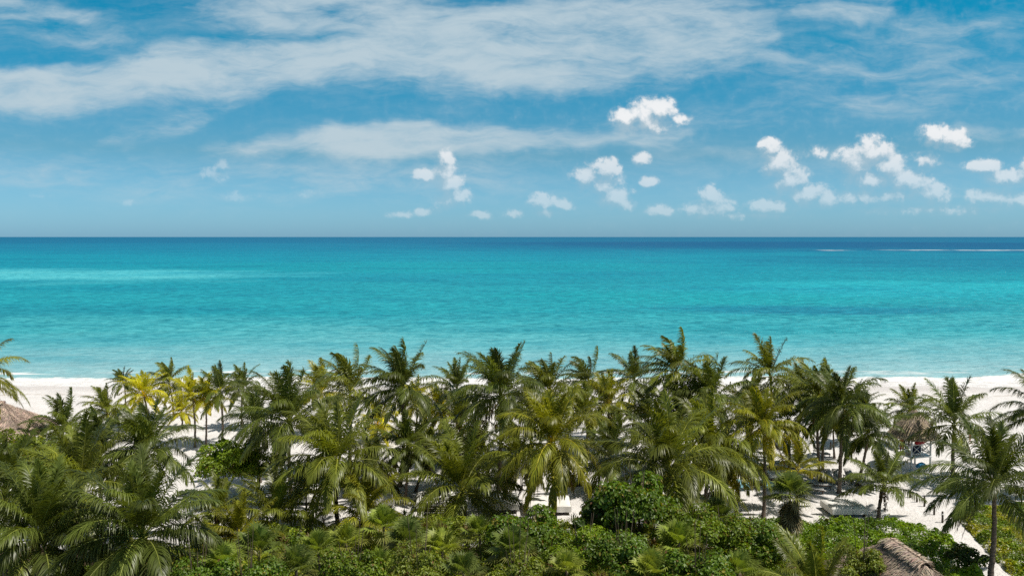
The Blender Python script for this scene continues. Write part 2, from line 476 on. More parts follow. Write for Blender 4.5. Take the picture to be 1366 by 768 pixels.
# ------------------------------------------------------------------ sea
def build_sea():
    # finer mesh near the beach for the low swell, one flat sheet beyond
    xs = np.concatenate([[-120000, -20000, -4000, -800], np.linspace(-300, 300, 241), [800, 4000, 20000, 120000]])
    ys = np.concatenate([np.linspace(118, 200, 165), np.linspace(202, 330, 70), [400, 700, 1500, 4000, 15000, 60000, 200000]])
    X, Y = np.meshgrid(xs, ys)
    amp = np.clip((Y - 122) / 15, 0, 1) * np.clip((330 - Y) / 120, 0, 1) * (np.abs(X) < 310)
    Z = -0.62 + amp * (0.13 * np.sin((Y + 6 * fbm2(X, Y, 11, 90, 3)) * 2 * math.pi / 11.5) * (0.6 + 0.4 * fbm2(X, Y, 12, 60, 2)) + 0.05 * fbm2(X, Y * 1.6, 5, 9, 3))
    V = np.stack([X, Y, Z], -1).reshape(-1, 3)
    nx, ny = len(xs), len(ys)
    i = (np.arange(ny - 1)[:, None] * nx + np.arange(nx - 1)[None, :]).ravel()
    Fq = np.stack([i, i + 1, i + nx + 1, i + nx], -1)
    m, T = new_mat('sea_water')
    out = T.n('ShaderNodeOutputMaterial'); p = T.n('ShaderNodeBsdfDiffuse')
    geo = T.n('ShaderNodeNewGeometry'); pos = geo.outputs['Position']
    sep = T.n('ShaderNodeSeparateXYZ'); T.link(pos, sep.inputs[0])
    X_, Y_ = sep.outputs[0], sep.outputs[1]
    # depth of the sea bed grows with the distance from the beach; banks and reef patches by noise
    big = T.noise(T.mapping(pos, scale=(0.45, 1.3, 1)), 0.011, 4, 0.55)
    ysh = T.math('MULTIPLY', Y_, T.lin(big, 0.25, 0.75, 0.80, 1.2))
    near = T.sstep(Y_, 126, 200)
    yy = T.math('ADD', T.math('MULTIPLY', ysh, near), T.math('MULTIPLY', Y_, T.math('SUBTRACT', 1.0, near)))
    w = T.math('DIVIDE', 23660.0 / 190.0, yy)
    k = SEA_K
    def c(rgb, s=1.0):
        a = px(rgb); return tuple(max(0.0, v * k * s * q) for v, q in zip(a, (0.85, 0.99, 1.07)))
    col = T.ramp(w, [(0.0, c((24, 122, 158))), (0.045, c((22, 134, 168))), (0.09, c((20, 152, 178))), (0.14, c((20, 168, 186))), (0.30, c((30, 174, 186))),
                     (0.50, c((50, 184, 190))), (0.64, c((92, 194, 197))), (0.75, c((128, 200, 202))), (0.86, c((160, 204, 205))),
                     (0.95, c((184, 214, 212))), (1.0, c((205, 226, 221)))])
    def patch(x0, y0, rx, ry, colr, f, cur):
        mp = T.mapping(pos, (x0, y0, -0.62), (0, 0, 0), (rx, ry, 100), 'TEXTURE')
        wn = T.n('ShaderNodeTexNoise'); T.link(pos, wn.inputs['Vector']); wn.inputs['Scale'].default_value = 0.02; wn.inputs['Detail'].default_value = 4
        mp = T.vmath('ADD', mp, T.vmath('MULTIPLY', T.vmath('SUBTRACT', wn.outputs['Color'], (0.5, 0.5, 0.5)), (0.9, 0.9, 0)))
        gr = T.n('ShaderNodeTexGradient', gradient_type='SPHERICAL'); T.link(mp, gr.inputs[0])
        return T.mix(T.math('MULTIPLY', T.sstep(gr.outputs['Fac'], 0, 0.6), f), cur, colr)
    col = patch(-330, 480, 260, 120, c((120, 222, 224)), 0.9, col)
    col = patch(-60, 620, 260, 150, c((20, 178, 186)), 0.6, col)
    col = patch(190, 360, 170, 85, c((50, 204, 210)), 0.7, col)
    col = patch(60, 300, 90, 50, c((26, 190, 192)), 0.5, col)
    col = patch(88, 250, 60, 22, c((10, 138, 168)), 0.65, col)
    col = patch(300, 235, 170, 40, c((40, 160, 172)), 0.5, col)
    col = patch(-170, 250, 110, 30, c((22, 150, 168)), 0.5, col)
    col = patch(30, 196, 70, 12, c((16, 160, 172)), 0.4, col)
    col = patch(900, 2600, 1500, 1900, c((16, 104, 150)), 0.75, col)
    col = patch(420, 760, 330, 330, c((14, 138, 168)), 0.6, col)
    col = patch(-900, 2200, 1200, 1100, c((30, 150, 178)), 0.5, col)
    far = T.noise(T.mapping(pos, scale=(0.5, 1, 1)), 0.016, 6, 0.62)
    col = T.mix(T.sstep(far, 0.47, 0.66, 0, 0.6), col, T.mix(1.0, col, (0.30, 0.76, 0.86), 'MULTIPLY'))
    col = T.mix(T.math('MULTIPLY', T.sstep(far, 0.46, 0.34, 0, 0.4), T.sstep(Y_, 200, 260)), col, T.mix(1.0, col, (1.7, 1.14, 1.08), 'MULTIPLY'))
    # wind lanes and weed patches, then light and shade of ripples painted as colour
    lane = T.noise(T.mapping(pos, scale=(0.35, 1, 1)), 0.055, 5, 0.6)
    col = T.mix(T.sstep(lane, 0.50, 0.72, 0, 0.55), col, T.mix(1.0, col, (0.35, 0.74, 0.82), 'MULTIPLY'))
    ripple_shade = T.noise(T.mapping(pos, scale=(0.6, 1, 1)), 0.38, 6, 0.68)
    col = T.mix(T.math('MULTIPLY', T.sstep(ripple_shade, 0.44, 0.60, 0, 0.95), T.sstep(Y_, 125, 230, 0.2, 1.0)), col, T.mix(1.0, col, (0.35, 0.68, 0.74), 'MULTIPLY'))
    fine_ripple_shade = T.noise(T.mapping(pos, rot=(0, 0, R(5)), scale=(0.65, 1, 1)), 0.8, 4, 0.6)
    col = T.mix(T.math('MULTIPLY', T.sstep(fine_ripple_shade, 0.46, 0.60, 0, 0.95), T.sstep(Y_, 125, 230, 0.35, 1.0)), col, T.mix(1.0, col, (0.45, 0.74, 0.78), 'MULTIPLY'))
    # foam: wash on the sand, breakers on the reef, few white caps
    wig = T.math('MULTIPLY', T.math('SUBTRACT', T.noise(T.mapping(pos, scale=(1, 0.3, 1)), 0.035, 5, 0.6), 0.5), 12.0)
    edge = T.math('ADD', T.math('ADD', Y_, wig), T.sstep(X_, 30, 110, 0.0, -5.0))
    fo = T.sstep(edge, 134.0, 123.5)
    fz = T.noise(T.mapping(pos, scale=(0.5, 1.2, 1)), 0.9, 6, 0.7)
    fo = T.sstep(T.math('ADD', fo, T.math('MULTIPLY', T.math('SUBTRACT', fz, 0.5), 0.9)), 0.35, 0.6)
    f2 = T.math('MULTIPLY', T.sstep(T.math('ABSOLUTE', T.math('SUBTRACT', edge, 134.0)), 2.6, 0.3), T.sstep(T.noise(T.mapping(pos, scale=(0.16, 0.5, 1)), 0.5, 5, 0.6), 0.46, 0.60))
    rl = T.math('ADD', Y_, T.math('MULTIPLY', T.math('SUBTRACT', T.noise(T.mapping(pos, scale=(1, 0, 1)), 0.004, 3), 0.5), 160.0))
    rf = T.math('MULTIPLY', T.sstep(rl, 1330, 1350), T.sstep(rl, 1440, 1400))
    rf = T.math('MULTIPLY', rf, 0.75)
    rf = T.math('MULTIPLY', rf, T.sstep(T.noise(T.mapping(pos, scale=(1, 0.3, 1)), 0.035, 6, 0.75), 0.40, 0.60))
    rf = T.math('MULTIPLY', rf, T.math('MAXIMUM', T.sstep(X_, 560, 640), T.math('MULTIPLY', T.sstep(X_, 470, 480), T.sstep(X_, 530, 510))))
    wc = T.sstep(T.noise(T.mapping(pos, scale=(0.5, 1, 1)), 0.11, 3, 0.8), 0.81, 0.83)
    foam = T.math('MAXIMUM', T.math('MAXIMUM', fo, f2), T.math('MAXIMUM', rf, T.math('MULTIPLY', wc, 0.8)), clamp=True)
    col = T.mix(foam, col, (0.80, 0.79, 0.77))
    T.link(col, p.inputs['Color'])
    h1 = T.noise(T.mapping(pos, rot=(0, 0, R(8)), scale=(0.55, 1, 1)), 0.75, 6, 0.62)
    h2 = T.noise(T.mapping(pos, rot=(0, 0, R(-12)), scale=(0.5, 1, 1)), 0.13, 4, 0.6)
    hh = T.math('ADD', h1, T.math('MULTIPLY', h2, 4.0))
    b = T.n('ShaderNodeBump'); b.inputs['Strength'].default_value = 1.0; b.inputs['Distance'].default_value = 0.75
    T.link(hh, b.inputs['Height']); T.link(b.outputs[0], p.inputs['Normal'])
    gl = T.n('ShaderNodeBsdfGlossy'); gl.inputs['Roughness'].default_value = 0.28; T.link(b.outputs[0], gl.inputs['Normal'])
    fr = T.n('ShaderNodeFresnel'); fr.inputs['IOR'].default_value = 1.33; T.link(b.outputs[0], fr.inputs['Normal'])
    # a wind-roughened sea mirrors far less at low angles than flat water would
    ff = T.math('MULTIPLY', T.math('MINIMUM', fr.outputs[0], 0.125), T.math('SUBTRACT', 1.0, foam))
    mx = T.n('ShaderNodeMixShader'); T.link(ff, mx.inputs[0]); T.link(p.outputs[0], mx.inputs[1]); T.link(gl.outputs[0], mx.inputs[2])
    T.link(mx.outputs[0], out.inputs[0])
    tag(mesh_np('sea_water', V, Fq, m, smooth=True), kind='structure')
SEA_K = 0.77
build_sea()

# ------------------------------------------------------------------ palms
UPV = np.array([0, 0, 1.0])
WIND = np.array([-0.95, -0.25, 0.05])
PAL = {  # leaf colour, yellowing of old fronds
    'g': ((0.084, 0.110, 0.018), (0.185, 0.205, 0.040)),
    'm': ((0.136, 0.160, 0.019), (0.27, 0.27, 0.040)),
    'y2': ((0.175, 0.190, 0.014), (0.38, 0.31, 0.024)),
    'y': ((0.36, 0.36, 0.016), (0.58, 0.46, 0.022)),
}
def norm(a):
    return a / np.maximum(np.linalg.norm(a, axis=-1, keepdims=True), 1e-9)

def frond_geo(base, az, el, L, grav, wind, r, nleaf=46, lw=0.05, droop=0.8, llen=1.0, colA=None, colB=None, V=None, Q=None, C=None, off=0, ragged=0.0):
    """append one feather frond; returns new offset"""
    NS = 16
    d = np.array([math.sin(az) * math.cos(el), math.cos(az) * math.cos(el), math.sin(el)])
    S = np.array([math.cos(az), -math.sin(az), 0.0])
    pts = [np.array(base, float)]; tans = [d.copy()]
    ds = L / NS
    for i in range(NS):
        s = (i + 1) / NS
        d = d + np.array([0, 0, -1.0]) * grav * ds * (0.35 + 1.3 * s) + WIND * wind * ds * (0.15 + 1.2 * s)
        d = d / np.linalg.norm(d)
        pts.append(pts[-1] + d * ds); tans.append(d.copy())
    P = np.array(pts); Tn = np.array(tans)
    Sv = norm(S[None, :] - Tn * (Tn @ S)[:, None])
    Nv = np.cross(Sv, Tn)
    # rachis: thin 3-sided strip
    rw = np.linspace(0.052, 0.012, NS + 1)[:, None] * (L / 4.5)
    ra = P + Sv * rw; rb = P - Sv * rw; rc = P + Nv * rw * 0.8
    n = NS + 1
    Vr = np.concatenate([ra, rb, rc])
    i0 = np.arange(NS)
    Qr = np.concatenate([np.stack([i0, i0 + 1, n*2 + i0 + 1, n*2 + i0], -1), np.stack([n*2 + i0, n*2 + i0 + 1, n + i0 + 1, n + i0], -1), np.stack([n + i0, n + i0 + 1, i0 + 1, i0], -1)])
    rcol = colA * 0.4 + colB * 1.2 + np.array([0.06, 0.06, 0.015])
    V.append(Vr); Q.append(Qr + off); C.append(np.tile(rcol, (len(Vr), 1))); off += len(Vr)
    # leaflets
    for side in (-1, 1):
        t = np.linspace(0.16, 0.985, nleaf) + r.uniform(-.006, .006, nleaf)
        if ragged > 0: t = t[r.random(nleaf) > ragged]
        f = t * NS; i = np.clip(f.astype(int), 0, NS - 1); fr = (f - i)[:, None]
        B = P[i] * (1 - fr) + P[i + 1] * fr
        TT = norm(Tn[i] * (1 - fr) + Tn[i + 1] * fr); SS = norm(Sv[i]); NN = norm(Nv[i])
        a = np.radians(np.interp(t, [0.15, 0.5, 1.0], [64, 46, 14]) + r.uniform(-9, 9, len(t)))[:, None]
        ln = (np.interp(t, [0.15, 0.3, 0.55, 0.8, 1.0], [0.45, 0.9, 1.0, 0.78, 0.38]) * llen * r.uniform(0.85, 1.1, len(t)))[:, None]
        lift = r.uniform(0.05, 0.45, len(t))[:, None]
        d0 = norm(TT * np.cos(a) + side * SS * np.sin(a) + NN * lift)
        NK = 3
        cur = B; pr = [B]; dirs = [d0]; dd = d0
        dr = (droop * r.uniform(0.6, 1.4, len(t)))[:, None]
        for k in range(NK):
            dd = norm(dd + np.array([0, 0, -1.0]) * dr * (0.25 + 0.5 * k) + WIND * wind * 2.2 * (0.3 + 0.4 * k))
            cur = cur + dd * ln / NK
            pr.append(cur); dirs.append(dd)
        wd = norm(np.cross(dirs[1], NN) + 1e-6)
        wid = [0.7, 1.0, 0.75, 0.12]
        m = len(t); VV = []
        for k in range(NK + 1):
            h = wd * (lw * wid[k] * 0.5)
            VV += [pr[k] + h, pr[k] - h]
        VV = np.stack(VV, 1).reshape(-1, 3)     # m x 8
        q = []
        idx = np.arange(m) * 8
        for k in range(NK):
            q.append(np.stack([idx + 2*k, idx + 2*k + 1, idx + 2*k + 3, idx + 2*k + 2], -1))
        Qv = np.concatenate(q) + off
        tip = np.repeat(np.array([0, 0, .08, .08, .25, .25, .7, .7])[None, :], m, 0) * (0.3 + 0.7 * r.random((m, 1)))
        tip = tip * np.interp(t, [0.2, 1], [0.6, 1.0])[:, None]
        var = (0.8 + 0.4 * r.random((m, 1, 1)))
        cc = (colA[None, None, :] * (1 - tip[..., None]) + colB[None, None, :] * tip[..., None]) * var
        V.append(VV); Q.append(Qv); C.append(cc.reshape(-1, 3)); off += len(VV)
    return off

def palm_crown(seed, L, kind, wind, n=26, nleaf=44, lw=0.05, young=False, droopy=0.0, age_y=0.35):
    r = np.random.default_rng(seed)
    cA, cB = [np.array(c) for c in PAL[kind]]
    V, Q, C = [], [], []; off = 0
    a0 = r.uniform(0, 6.28)
    for i in range(n):
        u = (i + 0.5) / n
        az = a0 + i * 2.39996 + r.uniform(-.25, .25)
        el = math.radians(np.interp(u, [0, .2, .55, 1.0], [84, 62, 30, (-18 - 34 * droopy) if not young else 10]) + r.uniform(-9, 9))
        g = np.interp(u, [0, .3, .6, 1], [.12, .21, .28, .25]) * (4.5 / L) * 1.2 * (1 + .5 * droopy) * r.uniform(.75, 1.3) * (.6 if young else 1)
        ll = L * np.interp(u, [0, .15, .5, 1], [.62, .92, 1.0, .9]) * r.uniform(.9, 1.08)
        old = max(0.0, (u - (1 - age_y)) / age_y) ** 1.5 * r.uniform(.2, 1.1)
        a = cA * (1 - old * .6) + cB * old * .6
        b = cB * (1 - old * .35) + np.array([.30, .17, .04]) * old * .35
        frond_tone = r.uniform(.62, 1.5)  # frond tone varies; spread widened to paint in sunlit and shaded contrast
        off = frond_geo((r.normal(0, .05), r.normal(0, .05), .25 - .35 * u), az, el, ll, g, wind * .10 * (4.5 / L), r, nleaf, lw,
                        0.55 + .6 * u, L * (.19 + .06 * min(1, u * 2.5)), a * frond_tone, b * frond_tone, V, Q, C, off, .04 + .12 * u)
    return np.concatenate(V), np.concatenate(Q), np.concatenate(C)

def palm_trunk(top, base, r0=.16, r1=.10, seed=0, name='trunk', parent=None, curve=.5):
    r = np.random.default_rng(seed)
    top = Vector(top); base = Vector(base)
    H = (top - base).length
    n = max(8, int(H / .16))
    bend = Vector((r.uniform(-1, 1), r.uniform(-.6, .6), 0)) * curve * .12 * H
    pts, rad = [], []
    for i in range(n + 1):
        t = i / n
        p = base.lerp(top, t) + bend * math.sin(t * math.pi) * .5
        p = p + Vector((r.normal(0, .008), r.normal(0, .008), 0))
        pts.append(p)
        rr = (r0 * 1.0 * (1 - t) + r1 * t) * (1 + .45 * math.exp(-t * H / .35)) * (1 + (.07 if i % 2 else -.05))
        if t > .95: rr *= 1.25
        rad.append(rr)
    mb = MB(); mb.tube(pts, rad, 9)
    return mb.build(name, M_TRUNK, parent, smooth=True)

def boots(parent, z0, z1, seed, n=40):
    """dry leaf bases and hanging dead leaves round a trunk"""
    r = np.random.default_rng(seed); V, Q, C = [], [], []; off = 0
    for i in range(n):
        az = r.uniform(0, 6.28); z = r.uniform(z0, z1); d = np.array([math.sin(az), math.cos(az), 0])
        s = np.array([d[1], -d[0], 0]) * r.uniform(.03, .09)
        ln = r.uniform(.25, .6); out = r.uniform(.1, .4)
        p0 = d * .1 + UPV * z; p1 = p0 + d * out * .7 + UPV * r.uniform(-.05, .25); p2 = p1 + d * out * .4 - UPV * ln
        VV = np.array([p0 - s, p0 + s, p1 + s, p1 - s, p2 + s * .3, p2 - s * .3])
        V.append(VV); Q.append(np.array([[0, 1, 2, 3], [3, 2, 4, 5]]) + off); off += 6
        C.append(np.tile(np.array([.13, .085, .05]) * r.uniform(.5, 1.4), (6, 1)))
    return mesh_np('dead_leaf_bases', np.concatenate(V), np.concatenate(Q), M_DEAD, parent, np.concatenate(C))

def coconuts(parent, seed, n=9):
    r = random.Random(seed); mb = MB()
    for i in range(n):
        a = r.uniform(0, 6.28); rr = r.uniform(.16, .3); c = Vector((math.cos(a) * rr, math.sin(a) * rr, r.uniform(-.45, -.12))); s = r.uniform(.09, .13)
        V, Qd, T3 = [], [], []
        for j, (zz, q) in enumerate(((-1.2, 0.02), (-.75, .7), (0, 1), (.7, .75), (1.15, .02))):
            for k in range(7):
                an = k / 7 * 6.283; V.append(c + Vector((math.cos(an) * q * s, math.sin(an) * q * s, zz * s)))
        for j in range(4):
            for k in range(7): Qd.append((j*7+k, j*7+(k+1)%7, j*7+7+(k+1)%7, j*7+7+k))
        mb.add(V, Qd)
    return mb.build('coconut_cluster', M_NUT, parent, smooth=True)

PALM_N = [0]
def palm(x, y, Y, Rp, kind, wind, label, group=None, basex=None, n=26, droopy=0.0, young=False, nuts=False, skirt=False, age_y=.35, trunk=True):
    PALM_N[0] += 1; sd = 100 + PALM_N[0]
    c = A(x, y, Y)
    L = min(max(Rp * Y / F_PX * 1.16, 1.4), 5.8); n = int(n * 1.2)
    # stand the palm on the sand below its crown
    bx = c.x if basex is None else A(basex, 650, Y).x
    rr = random.Random(sd)
    by = Y + rr.uniform(-.5, .5)
    if basex is None: bx += rr.uniform(-.4, .4)
    bz = float(ground_z(np.array([bx]), np.array([by]))[0]) - .05
    e = empty('coconut_palm', (bx, by, bz))
    tag(e, label, 'palm tree', group or 'coconut palms of the grove')
    top = Vector((c.x - bx, Y - by, c.z - bz))
    far = Y > 80
    lw = .052 if Y < 52 else (.058 if Y < 72 else .068)
    nl = 96 if Y < 52 else (78 if Y < 72 else 58)
    wind = wind * 1.5 + .15
    V, Q, C = palm_crown(sd, L, kind, wind, n, nl, lw * (L / 4.6) ** .5, young, droopy, age_y)
    o = mesh_np('crown', V, Q, M_FROND, e, C); o.location = top
    o.rotation_euler = (rr.gauss(0, .09), rr.gauss(-.05, .09), 0)
    if Y < 78 and not young and sd % 5 != 0:
        r2 = np.random.default_rng(sd + 5)
        for q in range(1 + sd % 3):
            Vd, Qd, Cd = [], [], []
            frond_geo((0, 0, -.15), r2.uniform(0, 6.28), R(r2.uniform(-50, -15)), L * r2.uniform(.6, .85), .35, .03, r2, 34, lw, 1.6, L * .15,
                      np.array([.17, .105, .045]) * r2.uniform(.6, 1.3), np.array([.30, .19, .09]), Vd, Qd, Cd, 0, .35)
            dd_ = mesh_np('dead_frond', np.concatenate(Vd), np.concatenate(Qd), M_DEAD, e, np.concatenate(Cd)); dd_.location = top
    k = min(1.0, max(.55, L / 4.6))
    palm_trunk(top + Vector((0, 0, -.05)), (0, 0, 0), .17 * k, .105 * k, sd, 'trunk', e)
    if nuts:
        q = coconuts(e, sd); q.location = top
    if skirt:
        q = boots(e, max(.3, top.z - 1.6), top.z - .1, sd); q.location = (top.x, top.y, 0)
    return e

P_ = palm
# --- against the sea, left to right
P_(-30, 508, 62, 66, 'y2', .3, 'tall palm at the left edge, only yellowing frond tips showing over the sea', n=22, droopy=.3)
P_(84, 574, 80, 50, 'g', .6, 'dark green palm just right of the brown thatched roof at the left edge')
P_(143, 550, 88, 38, 'm', .3, 'small mid green palm with open fronds against white sand, left of the yellow palms')
P_(192, 527, 92, 36, 'y', .3, 'bright yellow palm, leftmost of the yellow palms by the beach', 'yellow palms by the beach')
P_(166, 512, 100, 22, 'g', .3, 'small dark palm top peeking out behind the leftmost yellow palm')
P_(226, 510, 97, 32, 'm', 1.1, 'slim windswept palm whose tip stands over the sea, above the yellow palms on the left')
P_(243, 550, 92, 23, 'y', .3, 'small low yellow palm just left of the pair of yellow palms with bare trunks', 'yellow palms by the beach')
P_(257, 530, 84, 37, 'y', .3, 'yellow palm with bare trunk on the sand, left one of the close pair', 'yellow palms by the beach', nuts=True, n=17, droopy=-.4)
P_(275, 534, 84, 35, 'y', .5, 'yellow palm with bare trunk on the sand, right one of the close pair', 'yellow palms by the beach', n=17, droopy=-.4)
P_(294, 524, 84, 42, 'g', .5, 'dark green palm with long bare trunk on white sand, right of the yellow pair', nuts=True, n=19, droopy=-.4)
P_(324, 520, 92, 34, 'g', .6, 'dark green palm crown behind and right of the dark palm with long bare trunk')
P_(386, 566, 66, 84, 'g', .5, 'large bushy dark palm standing left of the windswept palm, top just reaching the sea', n=32, nuts=True)
P_(343, 566, 72, 50, 'g', .4, 'dark palm with drooping left fronds half hidden behind the large bushy dark palm')
P_(428, 524, 88, 46, 'y2', .3, 'yellowish palm crown between the bushy dark palm and the windswept palm')
P_(467, 524, 74, 62, 'm', 1.5, 'windswept palm with all fronds brushed upwards to the left, standing over the sea', n=24, age_y=.3)
P_(448, 622, 58, 95, 'm', .5, 'broad pale green palm with long arched fronds, below the windswept palm', n=30)
P_(504, 566, 85, 35, 'y', .2, 'small yellow palm on bare sand left of the tall dark trunk', 'yellow palms by the beach')
P_(536, 522, 70, 68, 'g', .8, 'tall dark palm against the sea with a bare trunk and ragged drooping fronds', basex=533, nuts=True, n=28)
P_(556, 537, 88, 34, 'y', .3, 'yellow palm close behind the tall dark palm, left of its yellow neighbour', 'yellow palms by the beach')
P_(588, 546, 88, 34, 'y', .3, 'yellow palm in the gap where white surf shows, right of the tall dark palm', 'yellow palms by the beach')
P_(366, 694, 56, 74, 'm', .3, 'young palm with upright yellow green fronds low in front of the sand, left of centre', young=True, n=20)
P_(482, 692, 56, 70, 'y2', .5, 'low palm with yellowing arched fronds behind the spiky fan palms', n=22, droopy=.2)
P_(544, 598, 66, 52, 'g', .3, 'dark compact palm with shaggy trunk below the tall dark palm', basex=541, skirt=True)
P_(568, 602, 68, 46, 'm', .3, 'slender green palm standing beside the shaggy dark trunk', basex=553)
P_(616, 656, 60, 94, 'm', .3, 'wide upright palm with pale arched fronds above the shaded white daybed', n=26, skirt=True)
P_(614, 568, 76, 54, 'm', .4, 'mid green palm filling the space below the white surf gap')
P_(610, 520, 86, 40, 'g', .3, 'low dark palm with flat fronds just right of the white surf gap')
P_(668, 532, 68, 80, 'g', .6, 'tallest dark palm of the centre with upright fronds high above the sea edge', n=30, nuts=True)
P_(706, 545, 80, 44, 'm', .6, 'palm crown squeezed between the tallest dark palm and its right neighbour')
P_(734, 524, 76, 58, 'm', .8, 'round olive palm crown right of the tallest dark palm, over the sea edge')
P_(736, 594, 58, 88, 'y2', .2, 'palm with thick dark trunk and hanging yellow fronds in front of two white daybeds', droopy=.7, n=30, nuts=True)
P_(786, 513, 88, 44, 'g', 1.6, 'windswept brownish palm with rounded head between two open crowns over the sea', n=22)
P_(782, 556, 78, 50, 'm', .4, 'yellow green palm crown below the rounded windswept head')
P_(846, 508, 84, 46, 'g', .5, 'palm with one long frond arching left over the water', n=22)
P_(812, 540, 80, 50, 'y2', .5, 'yellowish palm below the long arching frond')
P_(815, 612, 68, 62, 'g', .4, 'shaded palm behind the tall round green shrub in the centre')
P_(902, 498, 74, 56, 'm', 1.5, 'highest palm right of centre, golden head swept to the left above the sea', n=26, age_y=.6)
P_(892, 630, 56, 108, 'm', .4, 'huge palm with broad drooping fronds right of the tall round green shrub', n=34, droopy=.2)
P_(866, 566, 76, 54, 'm', .5, 'green palm behind and above the huge drooping palm, left side')
P_(908, 562, 72, 58, 'g', .5, 'dark palm behind and above the huge drooping palm, right side')
P_(948, 536, 72, 66, 'g', .5, 'dense dark palm left of the second strip of bright surf', n=30)
P_(948, 604, 62, 84, 'm', .5, 'palm with long fronds arching right over the shaded sand, on thin dark trunks', n=28, basex=942)
P_(966, 618, 66, 56, 'y2', .4, 'palm with orange hanging frond and thin trunk beside the arching palm', basex=960, droopy=.4)
P_(1028, 502, 78, 56, 'm', .3, 'open golden green palm spreading like a star over the sea, right of centre', n=22, age_y=.6)
P_(1000, 548, 80, 48, 'y2', .4, 'yellow green palm crown below the strip of surf, left of the star shaped palm')
P_(1018, 570, 62, 62, 'y2', .4, 'palm with tall pale brown trunk rising from the green hedge', basex=1017, nuts=True)
P_(1068, 522, 84, 40, 'g', .5, 'small dark palm tucked right of the star shaped palm')
P_(1052, 562, 74, 50, 'g', .5, 'dark shaded palm crown left of the group of bare trunks')
P_(1092, 530, 72, 52, 'm', 1.2, 'windswept palm with two bare trunks below it, left of the tall dark feathery palm', basex=1092)
P_(1104, 556, 75, 48, 'm', .6, 'lower green palm whose bare trunk stands close to the windswept one', basex=1099)
P_(1124, 542, 68, 62, 'g', .5, 'tall dark feathery palm with the thickest bare trunk behind the nearest white daybed', basex=1121, nuts=True, n=28)
P_(1112, 560, 79, 34, 'g', .4, 'dark palm whose thin trunk runs just left of the thickest bare trunk', basex=1115)
P_(1158, 580, 70, 52, 'g', .4, 'dark palm left of the thatched lifeguard hut, fronds reaching to its roof', basex=1146)
P_(1146, 548, 84, 36, 'g', .5, 'palm behind the dark palm left of the thatched hut, its fronds over the white surf')
P_(1214, 550, 84, 34, 'm', .3, 'small palm standing directly behind the thatched lifeguard hut')
P_(1273, 566, 72, 68, 'g', .15, 'palm with spread fronds and straight green trunk right of the thatched hut', n=20, droopy=-.3, basex=1271, nuts=True)
P_(1178, 648, 62, 58, 'g', .3, 'short bushy palm with shaggy dead leaf bases, right of the nearest white daybed', skirt=True, young=True, n=16)
P_(1326, 648, 50, 94, 'g', .2, 'near palm with bare brown trunk beside the sand path at the right', n=25, droopy=-.35, nuts=True, basex=1326)
P_(1392, 552, 66, 66, 'g', .3, 'palm at the right edge of the photo reaching in with feathery fronds')
P_(1064, 628, 64, 50, 'y2', .3, 'fresh green young palm standing behind the shaggy fan palm', young=True, n=11)
# --- the dense left corner
P_(50, 720, 44, 118, 'g', .2, 'nearest palm in the lower left corner, dark trunk beside the white curved wall', n=32, nuts=True)
P_(190, 718, 44, 120, 'g', .15, 'huge near palm with heavy arching fronds, right of the lower left corner palm', n=34)
P_(104, 655, 50, 98, 'm', .3, 'palm with one pale upright frond between the two nearest left palms', n=26)
P_(196, 606, 56, 72, 'g', .9, 'tall bushy palm swept to the left above the huge near left palm', n=34)
P_(132, 614, 58, 66, 'g', .6, 'dark palm in the left thicket, left of the tall bushy swept palm', n=28)
P_(6, 660, 50, 96, 'g', .3, 'palm cut by the left edge of the photo below the green bush', n=26)
P_(290, 684, 54, 50, 'm', .4, 'low palm with pale fan of leaflets right of the huge near left palm', n=20)
P_(318, 716, 52, 56, 'y2', .3, 'low palm with orange brown arched fronds above the left undergrowth', n=16, young=True, age_y=.7)
P_(408, 655, 60, 44, 'm', .3, 'small palm in half shade between the two low yellow green palms', n=18, young=True)
P_(500, 630, 68, 48, 'm', .4, 'green palm on the shaded sand left of the shaggy dark trunk', basex=478)
P_(690, 612, 64, 58, 'm', .5, 'shaded palm with hanging fronds left of the thick dark trunk', basex=668, droopy=.3)
P_(640, 610, 72, 48, 'g', .4, 'dark palm crown just above the white daybeds left of centre')
P_(1092, 800, 42, 92, 'm', .3, 'young palm at the lower edge in front of the right hedge, only fronds showing', young=True, n=18)

